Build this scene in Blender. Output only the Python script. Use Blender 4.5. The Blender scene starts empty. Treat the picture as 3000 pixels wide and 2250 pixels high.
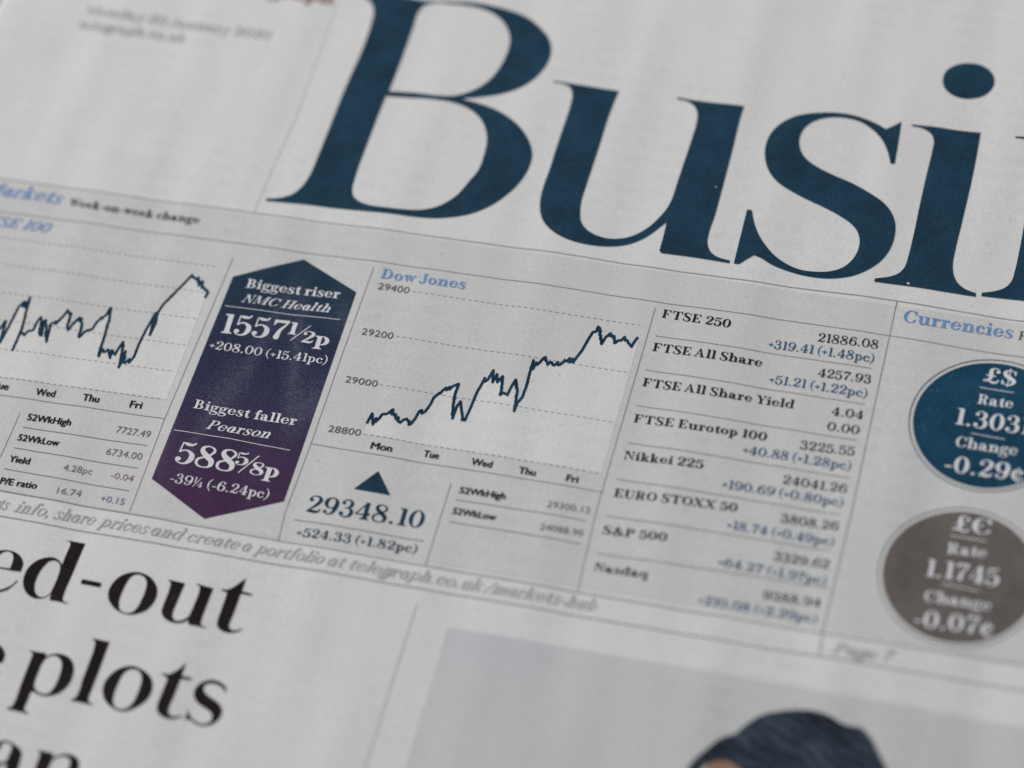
import bpy, math, random
from math import sin, cos, pi
from mathutils import Matrix, Vector
from mathutils.geometry import delaunay_2d_cdt

random.seed(7)
scene = bpy.context.scene
col = scene.collection
MM = 0.001

# ------------------------------------------------------------------ camera
ROT = Matrix(((0.96106831, -0.14556944, 0.23485578),
              (0.252165, 0.80956353, -0.53011292),
              (-0.11296244, 0.56869714, 0.81475337)))
LOC = Vector((102.86683346, -232.18945878, 356.86197584)) * MM
cam_data = bpy.data.cameras.new('camera')
cam = bpy.data.objects.new('camera', cam_data)
col.objects.link(cam)
cam.matrix_world = Matrix.Translation(LOC) @ ROT.to_4x4()
cam_data.sensor_width = 36.0
cam_data.lens = 36.0 * 8333.0 / 3000.0
cam_data.clip_start = 0.01
cam_data.clip_end = 20.0
cam_data.dof.use_dof = True
cam_data.dof.focus_distance = 0.4415
cam_data.dof.aperture_fstop = 7.4
cam_data.dof.aperture_blades = 0
scene.camera = cam
scene.cycles.use_denoising = False      # keep a trace of sensor-like grain

# ------------------------------------------------------------------ light
world = bpy.data.worlds.new('World')
scene.world = world
world.use_nodes = True
bg = world.node_tree.nodes['Background']
bg.inputs['Color'].default_value = (0.94, 0.97, 1.0, 1)
bg.inputs['Strength'].default_value = 0.36

def area(name, loc, target, size, sy, power, color):
    l = bpy.data.lights.new(name, 'AREA')
    l.shape = 'RECTANGLE'; l.size = size; l.size_y = sy
    l.energy = power; l.color = color
    o = bpy.data.objects.new(name, l)
    col.objects.link(o)
    o.location = loc
    d = Vector(target) - Vector(loc)
    o.rotation_euler = d.to_track_quat('-Z', 'Y').to_euler()
    return o
area('window_light', (-1.25, 1.25, 0.86), (0, 0, 0), 0.7, 0.9, 47.5, (1.0, 0.992, 0.982))

vs = scene.view_settings
vs.view_transform = 'Standard'
vs.look = 'None'
vs.exposure = 0.0
vs.gamma = 1.0

# ------------------------------------------------------------------ page relief (millimetres)
def height(x, y):
    s = sin
    def crease(ax, ay, bx, by, amp, w):
        # soft dent along a line, fading at both ends
        dx, dy = bx-ax, by-ay; L2 = dx*dx+dy*dy
        t = ((x-ax)*dx+(y-ay)*dy)/L2
        if t < -.6 or t > 1.6: return 0.
        d = ((x-ax)*dy-(y-ay)*dx)/L2**.5
        e = max(0., abs(t-.5)-.5)
        return amp*math.exp(-(d/w)**2-(e/.25)**2)
    return (0.095*s(.235*x+.035*y+.6) + 0.062*s(.41*x-.05*y+1.9+.5*s(.03*y)) + 0.034*s(.73*x+.06*y+.4+.8*s(.045*y+1))
            + 0.25*s(.045*x+.025*y+1.) + 0.18*s(.031*y-.012*x)
            + crease(-95, 52, -84, 36, -.16, 2.6) + crease(-84, 36, -71, 33, .10, 2.4)
            + crease(20, 88, 44, 62, .12, 4.) + crease(-20, -52, 6, -70, -.14, 4.)
            + crease(-74, 70, -66, 44, .10, 3.) + crease(60, -40, 84, -52, .12, 3.5))

# ------------------------------------------------------------------ page layout, millimetres from the page origin
TITLE = [('B',[[(-49.1,74.0,1),(-42.53,74.48,0),(-38.03,74.42,0),(-35.47,74.22,0),(-30.66,74.72,0),(-26.1,75.11,0),(-21.05,74.58,0),(-16.69,73.44,0),(-13.7,71.34,0),(-11.64,69.11,0),(-10.73,67.14,0),(-10.44,64.41,0),(-11.18,61.56,0),(-12.87,58.8,0),(-15.55,56.79,0),(-18.89,55.32,0),(-22.94,54.05,1),(-19.47,53.52,0),(-16.61,52.75,0),(-13.52,51.14,0),(-10.8,48.82,0),(-8.98,46.34,0),(-8.16,44.36,0),(-8.02,41.62,0),(-8.83,38.24,0),(-10.38,35.24,0),(-12.34,32.86,0),(-14.72,31.08,0),(-17.73,29.76,0),(-20.41,29.1,0),(-23.2,28.82,0),(-26.28,28.7,0),(-31.0,28.65,0),(-36.27,28.5,0),(-41.85,28.44,0),(-45.59,28.19,0),(-49.1,28.07,1),(-49.3,28.48,1),(-46.93,29.04,0),(-45.28,29.93,0),(-44.11,31.68,0),(-43.57,33.74,0),(-43.29,38.79,0),(-43.18,44.13,0),(-43.0,53.64,0),(-42.55,63.96,0),(-42.71,67.89,0),(-43.01,70.41,0),(-43.72,72.04,0),(-44.68,73.05,0),(-46.34,73.74,0),(-49.0,73.67,1)],[(-35.41,53.78,1),(-35.25,60.79,0),(-35.28,68.58,0),(-35.28,71.69,0),(-34.62,73.23,0),(-33.08,74.02,0),(-30.05,74.23,0),(-25.89,74.21,0),(-22.83,73.41,0),(-20.45,71.82,0),(-18.79,69.61,0),(-18.1,67.79,0),(-17.91,65.04,0),(-18.27,61.93,0),(-19.07,59.3,0),(-20.41,57.14,0),(-22.31,55.45,0),(-24.57,54.35,0),(-27.44,53.94,0),(-31.13,53.99,0),(-35.34,53.71,1)],[(-35.63,52.66,1),(-31.9,52.87,0),(-27.63,53.09,0),(-24.21,53.07,0),(-20.99,52.17,0),(-18.61,50.44,0),(-17.02,48.05,0),(-16.38,46.29,0),(-16.03,43.18,0),(-16.15,39.75,0),(-16.97,37.46,0),(-18.37,33.98,0),(-20.36,31.73,0),(-23.11,30.36,0),(-26.09,29.85,0),(-29.21,29.76,0),(-32.18,29.94,0),(-33.94,30.5,0),(-35.15,31.45,0),(-35.69,32.82,0),(-35.86,34.74,0),(-35.88,42.06,0),(-35.79,47.66,0)]]),('u',[[(-8.6,60.19,1),(-6.15,60.13,0),(-1.9,59.99,0),(2.64,59.91,1),(2.32,55.6,0),(2.25,47.33,0),(2.12,39.47,0),(2.1,36.64,0),(2.39,34.4,0),(3.08,32.24,0),(4.22,30.94,0),(6.06,30.04,0),(8.14,29.78,0),(10.05,30.18,0),(11.85,31.08,0),(13.83,33.0,0),(15.14,35.2,0),(15.92,37.09,0),(16.3,38.93,0),(16.44,42.8,0),(16.6,47.48,0),(16.76,52.23,0),(16.77,55.4,0),(16.51,57.23,0),(15.72,58.71,0),(14.48,59.61,0),(13.17,59.88,0),(12.43,59.94,1),(12.4,60.26,1),(15.84,60.02,0),(19.98,60.01,0),(23.66,60.1,1),(23.59,57.56,0),(23.74,50.23,0),(23.79,42.51,0),(23.8,36.93,0),(23.63,33.64,0),(23.87,31.44,0),(24.61,30.09,0),(25.67,29.3,0),(27.14,28.95,0),(28.04,28.87,1),(28.06,28.33,1),(24.88,28.41,0),(20.88,28.47,0),(17.11,28.39,1),(16.68,28.81,1),(16.69,30.68,0),(16.62,33.17,0),(16.53,34.59,1),(15.45,32.98,0),(13.89,31.0,0),(11.84,29.45,0),(9.64,28.55,0),(6.94,28.04,0),(4.12,28.04,0),(1.15,28.6,0),(-1.17,29.7,0),(-2.89,31.22,0),(-3.93,33.12,0),(-4.5,35.33,0),(-4.7,37.87,0),(-4.59,41.49,0),(-4.6,46.45,0),(-4.54,51.21,0),(-4.5,55.22,0),(-4.61,57.09,0),(-5.0,58.51,0),(-5.77,59.47,0),(-6.93,59.89,0),(-8.53,59.93,1)]]),('s',[[(28.58,39.25,1),(29.33,39.32,1),(30.12,37.17,0),(31.31,34.85,0),(32.81,32.88,0),(34.76,31.07,0),(36.97,29.85,0),(39.26,29.19,0),(41.61,29.21,0),(44.04,29.74,0),(45.77,30.87,0),(46.83,32.48,0),(47.32,34.51,0),(47.1,36.7,0),(46.44,38.1,0),(45.21,39.42,0),(43.3,40.63,0),(40.04,42.09,0),(36.83,43.29,0),(34.64,44.23,0),(32.39,45.44,0),(30.62,47.21,0),(29.47,49.37,0),(28.91,51.36,0),(28.81,53.97,0),(29.37,56.17,0),(30.6,58.08,0),(32.34,59.56,0),(34.58,60.54,0),(37.3,61.18,0),(40.32,61.3,0),(43.02,60.88,0),(45.4,60.05,0),(47.18,59.1,1),(48.23,59.89,0),(49.34,61.0,1),(49.53,58.27,0),(49.69,55.21,0),(49.82,52.29,1),(49.2,52.19,1),(48.32,54.49,0),(46.74,57.11,0),(44.8,58.94,0),(42.56,60.16,0),(40.48,60.47,0),(38.47,60.36,0),(36.56,59.76,0),(34.97,58.58,0),(34.08,56.96,0),(33.85,55.08,0),(34.16,53.56,0),(34.85,52.13,0),(36.12,50.82,0),(37.94,49.73,0),(40.77,48.55,0),(43.97,47.43,0),(47.27,45.71,0),(49.75,44.06,0),(51.24,42.34,0),(52.06,40.52,0),(52.4,38.12,0),(52.13,35.36,0),(51.21,32.96,0),(49.64,30.96,0),(47.6,29.43,0),(45.24,28.55,0),(42.79,28.14,0),(39.86,28.19,0),(37.03,28.64,0),(34.54,29.3,0),(32.58,30.23,0),(31.53,30.53,1),(30.56,29.5,0),(29.61,28.4,1),(28.76,28.39,1),(28.69,32.67,0)]]),('i',[[(51.09,60.72,1),(54.44,60.94,0),(58.43,60.9,0),(62.11,61.06,1),(62.25,57.04,0),(62.32,50.69,0),(62.22,43.15,0),(62.11,36.97,0),(62.17,34.54,0),(62.72,32.21,0),(63.52,30.91,0),(64.83,29.94,0),(66.63,29.42,1),(66.64,28.78,1),(61.0,28.86,0),(55.23,28.93,0),(50.92,28.78,1),(50.94,29.39,1),(53.07,30.2,0),(54.27,31.05,0),(54.99,32.4,0),(55.19,34.5,0),(55.26,38.45,0),(55.18,44.39,0),(55.16,51.19,0),(55.2,56.04,0),(55.1,58.09,0),(54.54,59.27,0),(53.61,60.01,0),(52.34,60.4,0),(51.14,60.42,1)]]),('dot',[[(57.85,75.09,0),(59.68,75.11,0),(61.47,74.14,0),(62.52,72.28,0),(62.44,70.45,0),(61.46,68.85,0),(59.86,67.96,0),(57.91,67.64,0),(56.06,68.2,0),(54.78,69.46,0),(54.34,70.88,0),(54.53,72.74,0),(55.67,74.18,0)]])]
HEAD = [('e',[[(-69.26,-43.68,0),(-68.34,-43.41,0),(-67.34,-43.4,0),(-66.32,-43.7,0),(-65.5,-44.26,0),(-64.96,-45.03,0),(-64.84,-45.78,0),(-64.84,-46.57,1),(-66.13,-46.62,0),(-68.12,-46.67,0),(-68.95,-46.75,1),(-68.92,-47.5,0),(-68.56,-48.97,0),(-68.08,-49.97,0),(-67.34,-50.34,0),(-66.8,-50.2,0),(-65.99,-49.68,0),(-65.33,-49.04,0),(-64.87,-48.12,1),(-64.67,-48.17,1),(-65.18,-49.17,0),(-65.69,-49.93,0),(-66.66,-50.55,0),(-67.29,-51.01,0),(-68.4,-51.25,0),(-69.47,-50.81,0),(-70.34,-49.87,0),(-70.76,-48.52,0),(-70.94,-47.0,0),(-70.64,-45.39,0),(-70.06,-44.23,0)],[(-68.96,-46.53,1),(-68.2,-46.47,0),(-66.63,-46.37,1),(-66.64,-45.26,0),(-66.85,-44.3,0),(-67.25,-43.77,0),(-67.89,-43.53,0),(-68.45,-43.66,0),(-69.04,-44.25,0),(-69.18,-45.22,0)]]),('d',[[(-59.93,-39.8,1),(-58.63,-39.81,0),(-56.8,-39.83,1),(-56.86,-41.06,0),(-56.91,-43.17,0),(-56.96,-45.82,0),(-57.04,-47.81,0),(-57.0,-49.01,0),(-56.92,-49.65,0),(-56.63,-50.03,0),(-55.85,-50.22,1),(-55.86,-50.33,1),(-57.86,-50.21,0),(-58.84,-50.25,1),(-59.0,-49.14,1),(-59.41,-49.77,0),(-59.87,-50.13,0),(-60.57,-50.37,0),(-61.55,-50.38,0),(-62.61,-49.91,0),(-63.32,-49.19,0),(-63.82,-48.21,0),(-64.02,-47.04,0),(-63.92,-45.81,0),(-63.43,-44.71,0),(-62.64,-43.87,0),(-61.64,-43.33,0),(-60.82,-43.13,0),(-60.08,-43.27,0),(-59.44,-43.67,0),(-59.06,-44.03,1),(-59.07,-43.04,0),(-59.05,-41.7,0),(-59.01,-40.69,0),(-59.11,-40.16,0),(-59.45,-39.9,0),(-59.91,-39.86,1)],[(-60.57,-43.57,0),(-60.06,-43.6,0),(-59.55,-43.92,0),(-59.19,-44.5,0),(-59.03,-45.35,0),(-58.99,-47.11,0),(-59.05,-48.33,0),(-59.1,-48.99,0),(-59.46,-49.62,0),(-60.01,-50.02,0),(-60.48,-50.08,0),(-61.08,-49.78,0),(-61.61,-49.14,0),(-61.91,-48.33,0),(-62.04,-47.15,0),(-61.93,-45.81,0),(-61.57,-44.62,0),(-61.15,-43.87,0)]]),('hyphen',[[(-55.11,-45.89,1),(-51.93,-45.97,1),(-51.91,-46.73,1),(-55.09,-46.66,1)]]),('o',[[(-47.32,-43.17,0),(-46.01,-43.22,0),(-44.64,-43.76,0),(-43.65,-44.65,0),(-43.07,-45.72,0),(-42.89,-46.88,0),(-43.1,-48.0,0),(-43.61,-49.08,0),(-44.54,-49.8,0),(-45.75,-50.3,0),(-46.93,-50.31,0),(-48.15,-49.95,0),(-49.17,-49.28,0),(-49.99,-48.37,0),(-50.35,-47.46,0),(-50.39,-46.38,0),(-50.09,-45.24,0),(-49.45,-44.24,0),(-48.48,-43.57,0)],[(-46.92,-43.47,0),(-46.08,-43.62,0),(-45.4,-44.14,0),(-45.03,-44.93,0),(-44.89,-46.21,0),(-44.96,-47.73,0),(-45.19,-49.07,0),(-45.69,-49.9,0),(-46.38,-50.18,0),(-47.11,-50.1,0),(-47.75,-49.66,0),(-48.13,-48.87,0),(-48.33,-47.72,0),(-48.29,-46.42,0),(-48.15,-45.09,0),(-47.82,-44.05,0),(-47.37,-43.61,0)]]),('u',[[(-42.09,-43.45,1),(-40.98,-43.51,0),(-39.36,-43.61,1),(-39.44,-45.14,0),(-39.53,-47.21,0),(-39.58,-48.51,0),(-39.42,-49.34,0),(-39.02,-49.86,0),(-38.48,-50.01,0),(-37.86,-49.81,0),(-37.24,-49.32,0),(-36.92,-48.83,1),(-36.82,-47.36,0),(-36.74,-45.83,0),(-36.75,-44.64,0),(-36.89,-43.91,0),(-37.21,-43.54,0),(-37.6,-43.42,1),(-37.58,-43.32,1),(-36.24,-43.51,0),(-34.86,-43.58,1),(-34.91,-45.22,0),(-34.94,-47.17,0),(-34.93,-48.99,0),(-34.83,-49.72,0),(-34.48,-50.06,0),(-33.87,-50.16,1),(-33.88,-50.3,1),(-34.8,-50.25,0),(-36.59,-50.26,1),(-36.78,-49.82,0),(-36.76,-49.37,1),(-37.32,-49.95,0),(-38.09,-50.31,0),(-39.15,-50.37,0),(-40.12,-50.11,0),(-40.88,-49.61,0),(-41.31,-48.94,0),(-41.41,-47.77,0),(-41.37,-46.14,0),(-41.41,-44.74,0),(-41.53,-44.0,0),(-41.77,-43.66,0),(-42.1,-43.56,1)]]),('t',[[(-33.65,-43.42,1),(-32.79,-43.39,0),(-31.93,-42.72,0),(-31.24,-41.83,0),(-30.55,-40.94,1),(-30.52,-41.8,0),(-30.51,-43.2,1),(-29.72,-43.24,0),(-28.79,-43.4,1),(-28.82,-43.62,1),(-30.54,-43.58,1),(-30.55,-44.6,0),(-30.55,-46.74,0),(-30.64,-48.25,0),(-30.64,-48.99,0),(-30.44,-49.48,0),(-29.96,-49.76,0),(-29.38,-49.75,0),(-28.58,-49.23,1),(-28.52,-49.41,1),(-29.13,-49.92,0),(-30.0,-50.24,0),(-30.95,-50.28,0),(-31.82,-49.98,0),(-32.37,-49.47,0),(-32.54,-48.65,0),(-32.57,-47.05,0),(-32.59,-44.91,0),(-32.6,-43.83,1),(-33.59,-43.6,1)]]),('e',[[(-66.34,-59.23,0),(-65.45,-58.96,0),(-64.48,-58.93,0),(-63.49,-59.2,0),(-62.7,-59.72,0),(-62.17,-60.46,0),(-62.05,-61.18,0),(-62.06,-61.95,1),(-63.32,-62.0,0),(-65.26,-62.08,0),(-66.06,-62.17,1),(-66.03,-62.89,0),(-65.7,-64.29,0),(-65.24,-65.24,0),(-64.52,-65.59,0),(-63.98,-65.44,0),(-63.19,-64.94,0),(-62.54,-64.32,0),(-62.09,-63.44,1),(-61.89,-63.48,1),(-62.39,-64.45,0),(-62.9,-65.19,0),(-63.85,-65.78,0),(-64.47,-66.23,0),(-65.55,-66.47,0),(-66.58,-66.07,0),(-67.4,-65.2,0),(-67.8,-63.91,0),(-67.96,-62.46,0),(-67.67,-60.91,0),(-67.11,-59.77,0)],[(-66.07,-61.96,1),(-65.33,-61.88,0),(-63.8,-61.76,1),(-63.81,-60.7,0),(-64.0,-59.79,0),(-64.39,-59.28,0),(-65.02,-59.07,0),(-65.56,-59.2,0),(-66.13,-59.77,0),(-66.27,-60.71,0)]]),('p',[[(-58.76,-59.05,1),(-57.57,-59.08,0),(-56.16,-59.02,1),(-56.04,-59.61,1),(-55.54,-59.2,0),(-54.69,-58.83,0),(-53.62,-58.77,0),(-52.53,-59.04,0),(-51.66,-59.7,0),(-51.13,-60.64,0),(-50.88,-61.74,0),(-50.91,-63.01,0),(-51.28,-64.13,0),(-51.93,-65.01,0),(-52.97,-65.64,0),(-54.06,-65.87,0),(-55.08,-65.75,0),(-55.9,-65.42,1),(-56.08,-65.72,0),(-56.1,-66.98,0),(-56.15,-68.13,0),(-55.98,-68.72,0),(-55.25,-68.97,1),(-55.28,-69.16,1),(-56.79,-69.05,0),(-58.63,-69.05,1),(-58.66,-68.85,1),(-58.12,-68.6,0),(-57.94,-67.78,0),(-58.01,-65.27,0),(-58.05,-62.54,0),(-58.06,-60.41,0),(-58.09,-59.67,0),(-58.34,-59.25,0),(-58.73,-59.17,1)],[(-54.86,-59.16,0),(-54.12,-59.29,0),(-53.42,-59.85,0),(-53.01,-60.72,0),(-52.84,-61.84,0),(-52.84,-63.31,0),(-53.05,-64.61,0),(-53.38,-65.3,0),(-53.97,-65.58,0),(-54.78,-65.52,0),(-55.49,-65.18,0),(-56.02,-64.55,0),(-56.17,-63.63,0),(-56.19,-62.26,0),(-56.15,-60.77,0),(-55.89,-59.88,0),(-55.47,-59.41,0)]]),('l',[[(-50.07,-55.26,1),(-48.88,-55.3,0),(-47.34,-55.36,1),(-47.35,-56.58,0),(-47.32,-58.9,0),(-47.31,-61.41,0),(-47.33,-63.81,0),(-47.31,-64.95,0),(-47.03,-65.46,0),(-46.38,-65.65,1),(-46.41,-65.84,1),(-48.0,-65.76,0),(-49.74,-65.74,1),(-49.76,-65.55,1),(-49.32,-65.31,0),(-49.15,-64.7,0),(-49.23,-62.01,0),(-49.23,-59.28,0),(-49.32,-56.55,0),(-49.47,-55.84,0),(-49.69,-55.52,0),(-50.04,-55.4,1)]]),('o',[[(-42.55,-58.57,0),(-41.32,-58.75,0),(-40.07,-59.26,0),(-38.97,-60.2,0),(-38.49,-61.26,0),(-38.38,-62.48,0),(-38.67,-63.58,0),(-39.31,-64.53,0),(-40.19,-65.33,0),(-41.14,-65.91,0),(-42.47,-65.97,0),(-43.71,-65.5,0),(-44.76,-64.75,0),(-45.46,-63.73,0),(-45.8,-62.65,0),(-45.73,-61.49,0),(-45.3,-60.47,0),(-44.57,-59.5,0),(-43.61,-58.88,0)],[(-42.21,-58.97,0),(-41.36,-59.2,0),(-40.79,-59.72,0),(-40.44,-60.59,0),(-40.31,-61.92,0),(-40.35,-63.49,0),(-40.61,-64.69,0),(-41.12,-65.41,0),(-41.87,-65.75,0),(-42.69,-65.62,0),(-43.35,-65.01,0),(-43.66,-64.14,0),(-43.79,-62.81,0),(-43.72,-61.34,0),(-43.55,-60.15,0),(-43.06,-59.32,0)]]),('t',[[(-37.85,-58.79,1),(-36.82,-58.85,0),(-36.05,-58.27,0),(-35.44,-57.51,0),(-34.89,-56.44,1),(-34.88,-57.48,0),(-34.8,-58.72,1),(-34.0,-58.69,0),(-33.25,-58.69,1),(-33.24,-58.98,1),(-34.83,-59.2,1),(-34.86,-60.4,0),(-34.92,-62.49,0),(-35.0,-63.96,0),(-34.83,-64.74,0),(-34.5,-65.18,0),(-33.89,-65.29,0),(-32.73,-64.81,1),(-32.67,-65.0,1),(-33.86,-65.67,0),(-34.97,-65.75,0),(-35.92,-65.45,0),(-36.54,-64.91,0),(-36.79,-64.03,0),(-36.8,-62.59,0),(-36.75,-61.02,0),(-36.68,-59.55,1),(-37.76,-58.98,1)]]),('s',[[(-27.74,-59.14,1),(-27.6,-60.15,1),(-28.11,-59.46,0),(-28.82,-59.07,0),(-29.56,-58.86,0),(-30.23,-58.89,0),(-30.9,-59.17,0),(-31.1,-59.73,0),(-30.86,-60.3,0),(-30.27,-60.8,0),(-29.25,-61.28,0),(-28.22,-61.76,0),(-27.42,-62.44,0),(-27.12,-63.21,0),(-27.21,-64.25,0),(-27.71,-65.06,0),(-28.48,-65.61,0),(-29.56,-65.81,0),(-30.58,-65.61,0),(-31.37,-65.21,0),(-32.18,-65.35,1),(-32.16,-64.42,0),(-32.32,-63.63,1),(-31.58,-64.59,0),(-30.71,-65.22,0),(-29.66,-65.52,0),(-28.85,-65.37,0),(-28.34,-64.87,0),(-28.34,-64.15,0),(-28.67,-63.59,0),(-29.41,-63.11,0),(-30.62,-62.63,0),(-31.58,-62.02,0),(-32.13,-61.21,0),(-32.24,-60.3,0),(-31.88,-59.39,0),(-31.15,-58.7,0),(-30.41,-58.34,0),(-29.55,-58.33,0),(-28.59,-58.62,0)]]),('a',[[(-58.08,-75.25,1),(-58.0,-74.69,0),(-57.6,-74.22,0),(-56.89,-73.99,0),(-55.88,-74.16,0),(-55.1,-74.49,0),(-54.36,-74.92,0),(-53.91,-75.36,0),(-53.75,-76.16,0),(-53.61,-77.5,0),(-53.51,-78.92,0),(-53.39,-80.03,0),(-52.88,-80.22,1),(-52.98,-80.54,0),(-53.92,-80.52,0),(-54.39,-80.24,0),(-54.9,-79.82,1),(-55.07,-80.54,0),(-55.86,-81.09,0),(-56.79,-80.92,0),(-57.44,-80.15,0),(-57.43,-78.86,0),(-56.82,-77.81,0),(-55.85,-77.14,0),(-55.63,-76.94,1),(-55.64,-75.95,0),(-55.58,-75.17,0),(-55.85,-74.53,0),(-56.35,-74.26,0),(-56.86,-74.25,0),(-57.24,-74.41,0),(-57.38,-74.79,0),(-57.3,-75.38,0),(-57.85,-75.66,0)],[(-55.58,-77.27,1),(-56.1,-77.8,0),(-56.58,-78.44,0),(-56.59,-79.35,0),(-56.17,-80.1,0),(-55.46,-80.24,0),(-55.12,-79.64,0),(-55.31,-78.55,0)]]),('n',[[(-51.73,-74.42,1),(-50.71,-74.48,0),(-49.35,-74.47,1),(-49.29,-75.22,1),(-48.58,-74.63,0),(-47.78,-74.24,0),(-46.95,-74.15,0),(-46.02,-74.3,0),(-45.33,-74.79,0),(-44.97,-75.48,0),(-44.77,-77.11,0),(-44.74,-78.77,0),(-44.6,-79.34,0),(-44.09,-79.55,1),(-44.17,-79.72,1),(-46.77,-79.58,1),(-46.76,-79.39,1),(-46.43,-78.91,0),(-46.34,-77.01,0),(-46.32,-75.87,0),(-46.45,-75.21,0),(-46.87,-74.76,0),(-47.52,-74.58,0),(-48.19,-74.72,0),(-48.77,-75.07,0),(-49.19,-75.7,1),(-49.28,-77.61,0),(-49.35,-78.98,0),(-49.25,-79.64,0),(-48.82,-79.84,1),(-48.83,-80.0,1),(-51.54,-80.0,1),(-51.53,-79.82,1),(-51.19,-79.4,0),(-51.12,-78.03,0),(-51.16,-76.37,0),(-51.16,-75.3,0),(-51.36,-74.74,0),(-51.69,-74.52,1)]])]
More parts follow.
